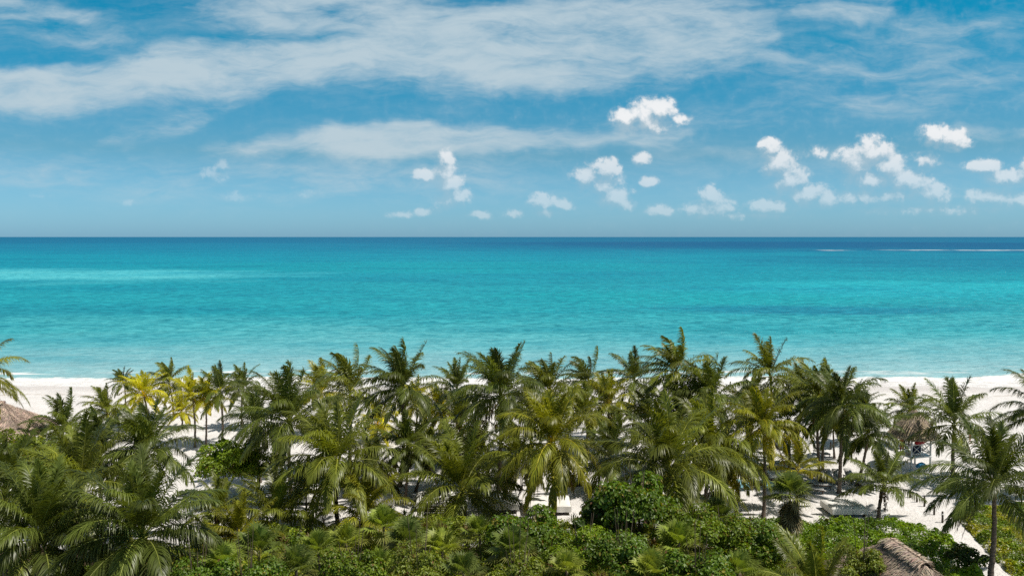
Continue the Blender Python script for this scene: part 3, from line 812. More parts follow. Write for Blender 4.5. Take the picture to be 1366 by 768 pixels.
# ------------------------------------------------------------------ fan palms
def fan_geo(seed, n=26, fr=.75, pet=.8, col=(.06, .10, .03), up=True, dead=0, seg=20):
    r = np.random.default_rng(seed); V, Q, C = [], [], []; off = 0
    cA = np.array(col)
    for i in range(n + dead):
        isd = i >= n
        u = (i + .5) / n
        az = i * 2.39996 + r.uniform(-.3, .3)
        el = math.radians((np.interp(u, [0, .5, 1], [80, 45, -15]) if not isd else r.uniform(-75, -50)) + r.uniform(-10, 10))
        d = np.array([math.sin(az) * math.cos(el), math.cos(az) * math.cos(el), math.sin(el)])
        S = np.array([math.cos(az), -math.sin(az), 0]); N = np.cross(S, d)
        pl = pet * r.uniform(.8, 1.15) * (.6 if isd else 1)
        hub = d * pl - UPV * .12 * pl * (1 + u)
        w = .012
        VV = np.array([S * w, -S * w, hub - S * w, hub + S * w]); V.append(VV); Q.append(np.array([[0, 1, 2, 3]]) + off); off += 4
        c0 = cA * 2.0 * r.uniform(.75, 1.3) if not isd else np.array([.26, .21, .11]) * r.uniform(.5, 1.2)
        if not isd and u > .8: c0 = c0 * .6 + np.array([.2, .15, .04]) * .4
        C.append(np.tile(c0 * 1.3, (4, 1)))
        sz = fr * r.uniform(.85, 1.1)
        for s in range(seg):
            a = (s / (seg - 1) - .5) * math.radians(290)
            dd = d * math.cos(a) + S * math.sin(a) + N * .12
            dd = dd / np.linalg.norm(dd)
            ln = sz * (1 - .25 * abs(a) / 2.5) * r.uniform(.9, 1.05)
            mid = hub + dd * ln * .5 + N * .03
            tip = hub + dd * ln - UPV * ln * r.uniform(.12, .35)
            wv = np.cross(dd, N); wv /= np.linalg.norm(wv) + 1e-9
            hw = .5 * ln * math.radians(290) / seg * .48
            VV = np.array([hub, mid + wv * hw + N * .02, tip, mid - wv * hw])
            V.append(VV); Q.append(np.array([[0, 1, 2, 3]]) + off); off += 4
            cc = c0 * r.uniform(.85, 1.2)
            C.append(np.stack([cc, cc, cc * .6 + np.array([.12, .12, .04]) * .5, cc]))
    return np.concatenate(V), np.concatenate(Q), np.concatenate(C)
FAN_MESH = []
for k in range(5):
    V, Q, C = fan_geo(900 + k, 24, .72, .75, [(.08, .105, .02), (.12, .15, .022), (.075, .095, .022), (.135, .155, .025), (.095, .12, .02)][k])
    o = mesh_np('fan_leaves', V, Q, M_FAN, None, C); FAN_MESH.append(o.data); bpy.data.objects.remove(o)
FANN = [0]
def fan_palm(x, y, Y, s, label, k=None, tall=None):
    FANN[0] += 1
    c = A(x, y, Y)
    gz = float(ground_z(np.array([c.x]), np.array([Y]))[0])
    e = empty('fan_palm', (c.x, Y, gz)); tag(e, label, 'fan palm', 'fan palms in the undergrowth')
    h = c.z - gz
    o = bpy.data.objects.new('crown', FAN_MESH[(FANN[0] if k is None else k) % 5]); COL.objects.link(o); o.parent = e
    o.location = (0, 0, h); o.scale = (s, s, s); o.rotation_euler = (0, 0, FANN[0] * 1.7)
    palm_trunk((0, 0, h), (0, 0, 0), .07, .06, FANN[0], 'trunk', e, .3)
    return e
FAN_SPOTS = [
 (512,690,50,1.0,'spiky fan palm with pale yellow leaf tips below the low arched palm'),
 (545,712,47,1.1,'fan palm just below the two dark trunks, left of the bright fan'),
 (462,712,47,.9,'dark fan palm between the orange frond and the pale spiky one'),
 (425,722,45,.9,'fan palm under the orange brown frond, left of centre'),
 (345,722,45,1.1,'pale green fan palm with long blades above the left undergrowth'),
 (300,742,42,.9,'small fan palm at the right foot of the huge left palm'),
 (395,748,42,1.0,'light fan palm low near the bottom edge, left of centre'),
 (590,722,46,1.0,'fan palm below the dark object under the shaded daybed'),
 (640,700,49,.9,'bright fan palm with white lit blades below the white daybeds'),
 (684,722,45,1.0,'yellow lit fan palm left of the dark round shrub in the centre bottom'),
 (505,748,42,.9,'fan palm near the bottom edge under the pale spiky one'),
 (618,752,41,.9,'fan palm near the bottom edge just left of the centre'),
 (756,748,42,.8,'small fan palm below the light green feathery bush'),
 (800,690,50,.6,'little fan palm by the dark hollow in the tall shrub'),
 (838,652,54,.8,'fan palm poking out of the tall round shrub near its top'),
 (905,712,46,1.0,'fan palm right of the tall round shrub, olive blades'),
 (958,678,54,1.0,'fan palm rising from the hedge before the shaded white daybed'),
 (870,752,41,.9,'fan palm at the bottom edge under the tall round shrub'),
 (985,752,42,.9,'dark fan palm at the bottom edge left of the right hedge'),
]
for (x, y, Y, s, lb) in FAN_SPOTS: fan_palm(x, y + 12, Y, s * 1.15, lb)
# the shaggy one with a skirt of dead leaves
def shaggy():
    c = A(1054, 656, 55); e = empty('fan_palm', (c.x, 55, -.05))
    tag(e, 'fan palm with shaggy skirt of dead leaves on a thin trunk before the hedge', 'fan palm', 'fan palms in the undergrowth')
    V, Q, C = fan_geo(955, 36, .95, .95, (.085, .105, .025))
    mesh_np('crown', V, Q, M_FAN, e, C).location = (0, 0, c.z)
    V, Q, C = fan_geo(956, 1, .9, .9, (.05, .07, .03), dead=26)
    mesh_np('dead_leaf_skirt', V, Q, M_DEAD, e, C).location = (0, 0, c.z - .15)
    palm_trunk((0, 0, c.z), (0, 0, 0), .08, .06, 5, 'trunk', e, .3)
shaggy()

# ------------------------------------------------------------------ broad-leaved growth
def leaves(P, N, size, col, r, aspect=.62, jit=.55, curl=.18):
    """one folded six-cornered leaf per point; P,N: nx3; size,col arrays"""
    n = len(P)
    N = norm(N + r.normal(0, jit, (n, 3)))
    t = norm(np.cross(N, r.normal(0, 1, (n, 3))))
    s = np.cross(N, t)
    L = size[:, None]; W = L * aspect * .5
    b = P - t * L * .5; tp = P + t * L * .5 - N * L * curl
    up = N * L * .10
    V = np.stack([b, P - t*L*.22 + s*W*.9 + up, P + t*L*.18 + s*W + up*.6, tp, P + t*L*.18 - s*W + up*.6, P - t*L*.22 - s*W*.9 + up], 1).reshape(-1, 3)
    i = np.arange(n) * 6
    Q = np.concatenate([np.stack([i, i+1, i+2, i+3], -1), np.stack([i, i+3, i+4, i+5], -1)])
    C = np.repeat(col, 6, 0)
    return V, Q, C
def colours(r, n, base, var=.3, yel=.06, patch=None):
    c = np.array(base)[None, :] * np.array([2.0, 1.85, .9]) * (1 + r.uniform(-var, var, (n, 1)))
    y = r.random(n) < yel
    c[y] = np.array([.22, .19, .03]) * r.uniform(.6, 1.3, (y.sum(), 1))
    b = r.random(n) < yel * .35
    c[b] = np.array([.16, .08, .035]) * r.uniform(.6, 1.2, (b.sum(), 1))
    return c
def shrub_mesh(seed, n=2600, base=(.055, .10, .022), leaf=.15, lumps=14, squash=.75, aspect=.62):
    """unit-radius lumpy shrub, leaves in clumps with gaps"""
    r = np.random.default_rng(seed)
    cs = norm(r.normal(0, 1, (lumps, 3))); cs[:, 2] = np.abs(cs[:, 2]) * .9
    cs *= r.uniform(.35, .98, (lumps, 1)); rad = r.uniform(.20, .42, lumps)
    k = r.integers(0, lumps, n)
    d = norm(r.normal(0, 1, (n, 3))); d[:, 2] = np.where(d[:, 2] < -.3, -d[:, 2], d[:, 2])
    rr = rad[k] * np.power(r.random(n), .28) * r.uniform(.9, 1.12, n)
    P = cs[k] + d * rr[:, None]
    P[:, 2] = P[:, 2] * squash
    # sprigs standing out
    lumpcol = r.uniform(.75, 1.3, lumps)
    C = colours(r, n, base) * lumpcol[k][:, None]
    N = d + UPV * .7
    V, Q, C = leaves(P, N, r.uniform(.7, 1.3, n) * leaf, C, r, aspect)
    return V, Q, C
def shrub_stems(seed, H=.5):
    r = random.Random(seed); mb = MB()
    for i in range(7):
        a = r.uniform(0, 6.28); q = r.uniform(.3, .7)
        mb.tube([(0.03*math.cos(a), .03*math.sin(a), -.6), (q*.4*math.cos(a), q*.4*math.sin(a), 0), (q*math.cos(a), q*math.sin(a), r.uniform(.2, .55))], [.03, .02, .008], 5)
    return mb
SH = {}
def shrub_kind(k, **kw):
    V, Q, C = shrub_mesh(**kw)
    o = mesh_np('foliage', V, Q, M_LEAF, None, C)
    st = shrub_stems(kw['seed']).build('branches', M_STEM)
    SH[k] = (o.data, st.data); bpy.data.objects.remove(o); bpy.data.objects.remove(st)
shrub_kind('grape', seed=21, n=5600, base=(.050, .088, .017), leaf=.085, lumps=26)
shrub_kind('grape2', seed=22, n=5600, base=(.075, .115, .017), leaf=.085, lumps=24)
shrub_kind('bright', seed=23, n=7000, base=(.088, .135, .016), leaf=.085, lumps=26, aspect=.4)
shrub_kind('olive', seed=24, n=5200, base=(.080, .105, .022), leaf=.09, lumps=18, aspect=.45)
shrub_kind('dark', seed=25, n=4200, base=(.030, .055, .018), leaf=.12, lumps=18)
SHN = [0]
def shrub(x, y, Y, rad, k, label, zs=1.0, name='shrub', cat='shrub', stem=None):
    """x,y: picture position of the shrub's middle"""
    SHN[0] += 1
    c = A(x, y, Y); gz = float(ground_z(np.array([c.x]), np.array([Y]))[0])
    e = empty(name, (c.x, Y, gz)); tag(e, label, cat, 'broad-leaved shrubs')
    f = bpy.data.objects.new('foliage', SH[k][0]); s = bpy.data.objects.new('branches', SH[k][1])
    h = max(.2, c.z - gz)
    top = h + rad * zs * .8; low = max(0.0, h - rad * 1.1); hc = (top + low) / 2
    for o in (f, s):
        COL.objects.link(o); o.parent = e; o.rotation_euler = (0, 0, SHN[0] * 2.1); o.scale = (rad, rad, (top - low) / 2 / .72); o.location = (0, 0, hc * .9)
    s.scale = (rad * .6, rad * .6, max(hc, .5) / .6 * .9)
    return e
SHRUBS = [
 (850,672,50,2.35,'grape','tall round dark green shrub rising highest above the undergrowth, centre right',1.05),
 (800,688,51,1.9,'dark','dark hollow shrub on the left flank of the tall round shrub',1.0),
 (918,705,48,2.0,'grape2','green shrub on the right flank of the tall round shrub',.9),
 (706,712,48,2.2,'grape','round leaved dark shrub just below the two white daybeds',.9),
 (780,728,45,1.9,'bright','light green feathery bush in the middle of the undergrowth',.8),
 (830,735,43,1.7,'grape','dark glossy shrub right of the light green feathery bush',.9),
 (302,618,66,2.9,'bright','bright yellow green bush in the sun behind the left palms',.85),
 (344,622,68,1.8,'bright','smaller sunny bush touching the bright yellow green one on its right',.8),
 (28,612,66,3.4,'olive','wide olive green bush below the brown thatched roof at the left',.8),
 (88,622,64,2.6,'bright','light green bush right of the wide olive one in the left thicket',.8),
 (965,712,49,1.9,'grape2','shrub at the left end of the right hedge, below the fan palm',.85),
 (1010,716,49,1.7,'grape','dark bluish green shrub left of the shaggy fan palm trunk',.9),
 (470,752,41,1.6,'grape2','small leafy shrub at the bottom edge left of centre',.8),
 (330,765,40,1.7,'grape','leafy shrub at the bottom edge right of the huge left palm',.8),
 (560,752,41,1.7,'olive','olive shrub at the bottom edge beside the fan palms',.8),
 (690,760,40,1.6,'olive','olive shrub at the bottom edge below the round leaved dark shrub',.8),
 (930,755,41,1.8,'grape','glossy shrub at the bottom edge below the tall round shrub',.8),
 (1150,742,42.5,1.3,'olive','yellow dotted shrub left of the near thatched roof',.8),
 (1294,744,52,1.15,'dark','dark rounded shrub at the corner where hedge meets sand path',.9),
 (588,612,78,2.2,'dark','dark shrub behind the wide upright palm, left of centre',.9),
 (262,768,41,1.6,'grape','shaded shrub at the bottom edge below the huge left palm',.8),
]
for s in SHRUBS: shrub(*s)

# hedge / ground cover: leaves over a height field inside a picture polygon
def inside(px_, py_, poly):
    n = len(poly); c = np.zeros(len(px_), bool); j = n - 1
    for i in range(n):
        xi, yi = poly[i]; xj, yj = poly[j]
        cond = ((yi > py_) != (yj > py_)) & (px_ < (xj - xi) * (py_ - yi) / (yj - yi + 1e-12) + xi)
        c ^= cond; j = i
    return c
def cover(name, poly, n, hmax, base_cols, leaf, seed, label=None, cat=None, kind=None, edge=1.2, hscale=2.5, aspect=.62, depth=.5, group=None, rough=1.0):
    """poly in world metres (x, y)"""
    r = np.random.default_rng(seed)
    poly = np.array(poly)
    lo, hi = poly.min(0), poly.max(0)
    pts = r.uniform(lo, hi, (int(n * 2.2), 2))
    pts = pts[inside(pts[:, 0], pts[:, 1], poly)][:n]
    # distance to the outline, for the rounded border
    d = np.full(len(pts), 1e9)
    for i in range(len(poly)):
        a = poly[i]; b = poly[(i + 1) % len(poly)]; ab = b - a
        t = np.clip(((pts - a) @ ab) / (ab @ ab), 0, 1)
        d = np.minimum(d, np.linalg.norm(pts - (a + t[:, None] * ab), axis=1))
    x, y = pts[:, 0], pts[:, 1]
    def H(x, y, d):
        lum = fbm2(x, y, seed + 1, hscale * 1.6, 4)
        return hmax * np.sqrt(np.clip(d / edge, 0, 1)) * (.72 + .38 * rough * lum)
    h = H(x, y, d)
    e = .12
    gx = (H(x + e, y, d) - h) / e; gy = (H(x, y + e, d) - h) / e
    N = norm(np.stack([-gx, -gy, np.ones_like(gx)], -1) + np.array([0, -.15, 0]))
    z = ground_z(x, y) + h - np.minimum(r.exponential(depth * .35, len(pts)), h)
    P = np.stack([x, y, z], -1)
    sel = fbm2(x, y, seed + 7, 3.5, 3) + r.normal(0, .12, len(pts))
    bc = np.array(base_cols) * np.array([2.25, 2.0, .9])
    k = np.clip(((sel + .6) / 1.2 * len(bc)).astype(int), 0, len(bc) - 1)
    C = bc[k] * (1 + r.uniform(-.3, .3, (len(pts), 1)))
    yl = r.random(len(pts)) < .05
    C[yl] = np.array([.21, .18, .035]) * r.uniform(.6, 1.2, (yl.sum(), 1))
    ps = 1.0 + .55 * np.tanh(3 * fbm2(x, y, seed + 17, 2.6, 3))
    V, Q, C = leaves(P, N, r.uniform(.7, 1.35, len(pts)) * leaf * ps, C, r, aspect, jit=.6)
    o = mesh_np(name, V, Q, M_LEAF, None, C)
    return tag(o, label, cat, group, kind)
def W(x, y, z=0.0):
    p = G(x, y, z); return (p.x, p.y)
# hedge on the right: between the cabanas, the path and the near thatched roof
hp = [W(1000, 697, .6), W(1060, 694, .6), W(1120, 695, .6), W(1180, 694, .6), W(1225, 700, .6), W(1260, 714, .6), W(1292, 744, .4), W(1318, 778, .3), W(1330, 830, .3), W(1050, 860, 0), W(1000, 800, 0)]
cover('hedge', hp, 60000, 1.5, [(.045, .085, .018), (.075, .135, .018), (.10, .165, .018)], .125, 31,
      'broad bright green hedge between the white daybed and the near thatched roof', 'hedge', edge=.5, hscale=2.2, depth=.6)
hp = [W(1277, 690, .2), W(1290, 674, .6), W(1330, 668, .6), W(1460, 660, .6), W(1520, 850, 0), W(1385, 850, 0), W(1360, 775, .2), W(1327, 742, .3), W(1308, 722, .3), W(1296, 708, .3)]
cover('hedge', hp, 62000, 1.0, [(.06, .10, .02), (.09, .14, .02), (.15, .165, .028)], .12, 33,
      'low sprawling hedge with yellow leaves right of the sand path', 'hedge', edge=.6, hscale=2.0, depth=.5)
# undergrowth along the bottom of the picture
up = [(-26, 37), (14.6, 37), (16.5, 44), (15.8, 52.5), (12, 56.2), (5.5, 57.0), (1, 57), (-6, 57), (-12, 56.5), (-18, 55), (-23, 52), (-26, 46)]
cover('undergrowth', up, 230000, 2.6, [(.042, .078, .014), (.070, .115, .016), (.120, .165, .018), (.085, .112, .022), (.135, .175, .02)], .115, 41, kind='stuff', edge=1.0, hscale=3.2, depth=.9, aspect=.5, rough=1.1)

def blades():
    r = np.random.default_rng(77); V, Q, C = [], [], []; off = 0
    upp = np.array(up); n = 0
    while n < 620:
        x = r.uniform(-25, 15.5); y = r.uniform(39, 56.2)
        if not inside(np.array([x]), np.array([y]), upp)[0]: continue
        if abs(x / y) > .62: continue
        n += 1
        z0 = 1.5 + 1.0 * fbm2(np.array([x]), np.array([y]), 42, 5.1, 4)[0] + r.uniform(-.1, .35)
        k = r.integers(0, 4)
        base = np.array([(.14, .17, .03), (.09, .125, .025), (.22, .24, .045), (.19, .12, .05)][k]) * r.uniform(.7, 1.3)
        m = r.integers(22, 40); L = r.uniform(.45, .95)
        az = r.uniform(0, 6.28, m); el = np.radians(r.uniform(15, 85, m)); ln = L * r.uniform(.7, 1.1, m)
        d = np.stack([np.sin(az) * np.cos(el), np.cos(az) * np.cos(el), np.sin(el)], -1)
        s = np.stack([np.cos(az), -np.sin(az), np.zeros(m)], -1) * r.uniform(.012, .024)
        p0 = np.array([x, y, z0]) + r.normal(0, .04, (m, 3)); p1 = p0 + d * ln[:, None] * .6; p2 = p1 + (d - UPV * .55) * ln[:, None] * .45
        VV = np.stack([p0 - s, p0 + s, p1 + s, p1 - s, p2 + s * .2, p2 - s * .2], 1).reshape(-1, 3)
        i = np.arange(m) * 6 + off
        V.append(VV); Q.append(np.concatenate([np.stack([i, i+1, i+2, i+3], -1), np.stack([i+3, i+2, i+4, i+5], -1)])); off += len(VV)
        C.append(np.repeat(base[None] * r.uniform(.7, 1.3, (m, 1)), 6, 0))
    o = mesh_np('undergrowth', np.concatenate(V), np.concatenate(Q), M_FAN, None, np.concatenate(C)); tag(o, kind='stuff')
blades()

# ------------------------------------------------------------------ thatch
def straw(P, D, N, n_per, ln, r, base=(.25, .20, .155), w=.02):
    """P points, D down-slope dirs, N normals"""
    n = len(P)
    s = norm(np.cross(D, N)) * w
    d = norm(D + r.normal(0, .16, (n, 3)))
    L = (r.uniform(.6, 1.3, n) * ln)[:, None]
    lift = r.uniform(.005, .07, (n, 1))
    a = P; b = P + d * L * .6 + N * lift; c = P + d * L + N * lift * .8 - UPV * .04
    V = np.stack([a - s, a + s, b + s, b - s, c + s * .3, c - s * .3], 1).reshape(-1, 3)
    i = np.arange(n) * 6
    Q = np.concatenate([np.stack([i, i+1, i+2, i+3], -1), np.stack([i+3, i+2, i+4, i+5], -1)])
    C = np.array(base)[None] * r.uniform(.55, 1.35, (n, 1)) * (1 + r.normal(0, .05, (n, 3)))
    return V, Q, np.repeat(C, 6, 0)
def hip_roof(parent, L, Wd, H, ridge, seed, base, nst=6000, th=.25):
    """thatched hip roof centred on origin (eaves at z=0, long axis x)"""
    r = np.random.default_rng(seed)
    hx, hy = L / 2, Wd / 2; rx = ridge / 2
    slopes = [((-hx, -hy), (hx, -hy), (rx, 0), (-rx, 0)), ((hx, hy), (-hx, hy), (-rx, 0), (rx, 0)),
              ((hx, -hy), (hx, hy), (rx, 0), (rx, 0)), ((-hx, hy), (-hx, -hy), (-rx, 0), (-rx, 0))]
    V, Q = [], []; off = 0; sp_, sd, sn = [], [], []
    NU, NV = 28, 16
    for (a, b, c, d) in slopes:
        a, b = np.array([*a, 0.0]), np.array([*b, 0.0]); c, d = np.array([*c, H]), np.array([*d, H])
        u = np.linspace(0, 1, NU + 1)[None, :, None]; v = np.linspace(0, 1, NV + 1)[:, None, None]
        G_ = (a * (1 - u) + b * u) * (1 - v) + (d * (1 - u) + c * u) * v
        nn = norm(np.cross(b - a, (c + d) / 2 - (a + b) / 2))
        bump = fbm2(G_[..., 0] * 1.0 + G_[..., 2], G_[..., 1] * 1.0, seed, 1.1, 4)
        step = -.03 * ((v[..., 0] * 7) % 1.0)
        sag = np.sin(v[..., 0] * math.pi) * -.06
        G2 = G_ + nn * (bump * .07 + step + sag)[..., None]
        inner = G_ - UPV * th
        V.append(G2.reshape(-1, 3)); m = NU + 1
        i = (np.arange(NV)[:, None] * m + np.arange(NU)[None, :]).ravel()
        Q.append(np.stack([i, i+1, i+m+1, i+m], -1) + off); off += len(G2.reshape(-1, 3))
        V.append(np.array([*G2[0], *(G2[0] - UPV * th)])); k = np.arange(NU)
        Q.append(np.stack([k, m + k, m + k + 1, k + 1], -1) + off); off += 2 * m
        V.append(np.array([a - UPV * th, b - UPV * th, c - UPV * th, d - UPV * th])); Q.append(np.array([[3, 2, 1, 0]]) + off); off += 4
        share = max(.15, np.linalg.norm(b - a) / (2 * L + 2 * Wd))
        n = int(nst * share)
        uu = r.random(n); vv = 1 - np.sqrt(r.random(n)) if np.allclose(c, d) else r.random(n)
        vv = np.where(r.random(n) < .16, r.uniform(0, .03, n), vv)
        pp = (a * (1 - uu[:, None]) + b * uu[:, None]) * (1 - vv[:, None]) + (d * (1 - uu[:, None]) + c * uu[:, None]) * vv[:, None]
        dn = norm((a + b) / 2 - (c + d) / 2)
        sp_.append(pp + nn * .03); sd.append(np.tile(dn, (n, 1))); sn.append(np.tile(nn, (n, 1)))
    o = mesh_np('roof', np.concatenate(V), np.concatenate(Q), M_THATCH, parent, smooth=False)
    PP = np.concatenate(sp_)
    Vs, Qs, Cs = straw(PP, np.concatenate(sd), np.concatenate(sn), 1, .30, r, base, .013)
    pt = 1 + .35 * np.tanh(2.5 * fbm2(PP[:, 0] + PP[:, 2], PP[:, 1], seed + 3, 1.6, 4))
    Cs = Cs * np.repeat(pt, 6)[:, None]
    s = mesh_np('straw', Vs, Qs, M_STRAW, o, Cs)
    # ridge roll
    n = 1400
    t = r.uniform(-rx - .1, rx + .1, n); sgn = np.where(r.random(n) < .5, -1, 1)
    P = np.stack([t, sgn * r.uniform(0, .12, n), H + .05 + r.uniform(0, .10, n)], -1)
    D = np.stack([r.normal(0, .3, n), sgn * 1.0, -np.full(n, .55)], -1); D = norm(D)
    N = norm(np.stack([np.zeros(n), sgn * .5, np.ones(n)], -1))
    Vs, Qs, Cs = straw(P, D, N, 1, .42, r, tuple(np.array(base) * 1.15), .03)
    mesh_np('ridge_cap', Vs, Qs, M_STRAW, o, Cs)
    return o

def near_hut():
    # ridge runs from its far end (1186,722) towards the lower right
    za = 4.9
    a = G(1187, 721, za); b = G(1266, 775, za)
    ax = (b - a); ang = math.atan2(ax.y, ax.x)
    RL = 3.2; Ltot = RL + 4.6; c = a + ax.normalized() * (RL / 2)
    e = empty('thatched_hut', (c.x, c.y, 0), ang)
    tag(e, 'weathered grey brown thatched roof of a hut in the lower right corner', 'hut')
    H = 1.9
    ro = hip_roof(e, Ltot, 4.9, H, RL, 71, (.46, .36, .28), 42000); ro.location = (0, 0, za - H)
    for sx in (-1, 1):
        for sy in (-1, 1):
            mb = MB(); mb.tube([(sx * (Ltot / 2 - .7), sy * 1.75, 0), (sx * (Ltot / 2 - .7), sy * 1.75, za - H + .3)], .11, 10); mb.build('post', M_WOOD, e, smooth=True)
near_hut()
def left_hut():
    e_l = A(-40, 537, 80)
    zt = e_l.z
    e = empty('thatched_hut', (A(-38, 560, 80).x, 80, 0), R(4))
    tag(e, 'pinkish brown thatched roof of a beach hut at the left edge', 'hut')
    H = 2.6
    ro = hip_roof(e, 12.5, 7.5, H, 5.6, 72, (.56, .42, .34), 22000); ro.location = (0, 0, zt - H)
    for sx in (-1, 0, 1):
        for sy in (-1, 1):
            mb = MB(); mb.tube([(sx * 5.0, sy * 2.8, 0), (sx * 5.0, sy * 2.8, zt - H + .3)], .12, 8); mb.build('post', M_WOOD, e, smooth=True)
left_hut()

# ------------------------------------------------------------------ lifeguard tower
def tower():
    Y = 76.0; c = A(1219, 580, Y)
    zf = A(1219, 608, Y - .9).z; ze = c.z + .1; zt = A(1215, 545, Y).z
    e = empty('lifeguard_hut', (c.x, Y, 0), R(14))
    tag(e, 'white wooden lifeguard hut on stilts with conical thatched roof on the beach', 'lifeguard hut')
    # conical roof with scalloped eave
    r = np.random.default_rng(5); NA, NR = 48, 9; V = []; Rr = 2.0; H = zt - ze
    for i in range(NR + 1):
        t = i / NR
        for k in range(NA):
            a = 2 * math.pi * k / NA
            rad = Rr * t ** .92 * (1 + .02 * math.sin(a * 5)); z = zt - H * t ** 1.05
            if i == NR: z -= .05 + .05 * abs(math.sin(a * 12))
            V.append((rad * math.cos(a), rad * math.sin(a), z + r.normal(0, .015)))
    for k in range(NA):
        a = 2 * math.pi * k / NA; V.append((Rr * .93 * math.cos(a), Rr * .93 * math.sin(a), ze - .22 - .07 * abs(math.sin(a * 12))))
    for k in range(NA):
        a = 2 * math.pi * k / NA; V.append((.1 * math.cos(a), .1 * math.sin(a), zt - .35))
    Q = [(i*NA+k, i*NA+(k+1)%NA, (i+1)*NA+(k+1)%NA, (i+1)*NA+k) for i in range(NR + 2) for k in range(NA)]
    ro = mesh_np('roof', np.array(V), np.array(Q)[:, ::-1], M_THATCH, e)
    n = 5000; t = np.sqrt(r.uniform(.02, 1, n)); t = np.where(r.random(n) < .2, r.uniform(.95, 1, n), t); a = r.uniform(0, 6.283, n)
    P = np.stack([Rr * t * np.cos(a), Rr * t * np.sin(a), zt - H * t + .03], -1)
    D = norm(np.stack([Rr * np.cos(a), Rr * np.sin(a), -np.full(n, H)], -1)); N = norm(np.stack([H * np.cos(a), H * np.sin(a), np.full(n, Rr)], -1))
    Vs, Qs, Cs = straw(P, D, N, 1, .3, r, (.52, .42, .29), .022)
    mesh_np('straw', Vs, Qs, M_STRAW, ro, Cs)
    h = .95
    mb = MB(); mb.box((0, 0, zf - .06), (2.15, 2.15, .12)); mb.build('platform', M_PAINT, e)
    for sx in (-1, 1):
        for sy in (-1, 1):
            mb = MB(); mb.box((sx * h, sy * h, (ze) / 2 + .05), (.11, .11, ze + .1)); mb.build('post', M_PAINT, e)
    # railing: top and bottom rail with crossed braces, open at the back
    for side in range(3):
        mb = MB(); ang = side * math.pi / 2
        ca, sa = math.cos(ang), math.sin(ang)
        def tr(x, y, z): return (x * ca - y * sa, x * sa + y * ca, z)
        for z in (zf + .22, zf + .98):
            mb.tube([tr(-h + .06, -h, z), tr(h - .06, -h, z)], .045, 6)
        for (x0, x1) in ((-h + .06, 0), (0, h - .06)):
            mb.tube([tr(x0, -h, zf + .24), tr(x1, -h, zf + .96)], .03, 6); mb.tube([tr(x0, -h - .01, zf + .96), tr(x1, -h - .01, zf + .24)], .03, 6)
        mb.tube([tr(0, -h, zf), tr(0, -h, zf + .98)], .035, 6)
        mb.build('railing', M_PAINT, e)
    mb = MB()
    for sx in (-.25, .25): mb.tube([(sx, h + .1, zf), (sx, h + 1.0, 0)], .04, 6)
    for k in range(5):
        t = (k + .5) / 5; mb.tube([(-.25, h + .1 + .9 * t, zf * (1 - t)), (.25, h + .1 + .9 * t, zf * (1 - t))], .025, 6)
    mb.build('ladder', M_PAINT, e)
    # things lying in it
    M = e.matrix_basis
    nv = MB(); nv.box((0, 0, 0), (1.05, .03, .72), 0, .01); o = nv.build('canvas_panel', M_NAVY)
    p = Vector((-.35, -.78, zf + .6)); q = Vector((p.x * math.cos(R(14)) - p.y * math.sin(R(14)), p.x * math.sin(R(14)) + p.y * math.cos(R(14)), p.z))
    o.location = (c.x + q.x, Y + q.y, q.z); o.rotation_euler = (0, 0, R(14))
    tag(o, 'navy blue canvas panel behind the crossed railing of the lifeguard hut', 'canvas')
    # red rescue float lying on the rail
    rr = MB(); pts = [(-.5, 0, 0), (-.42, 0, .03), (-.2, 0, .06), (.1, 0, .04), (.35, 0, .07), (.5, 0, 0)]
    rr.tube(pts, [.05, .13, .16, .15, .14, .04], 10); o = rr.build('rescue_float', M_RED, smooth=True)
    o.location = (c.x + q.x + .25, Y + q.y - .1, zf + 1.14); o.rotation_euler = (0, 0, R(14))
    tag(o, 'red rescue float lying on the top rail of the lifeguard hut', 'rescue float')
    return c, Y, zf, ze
TW = tower()

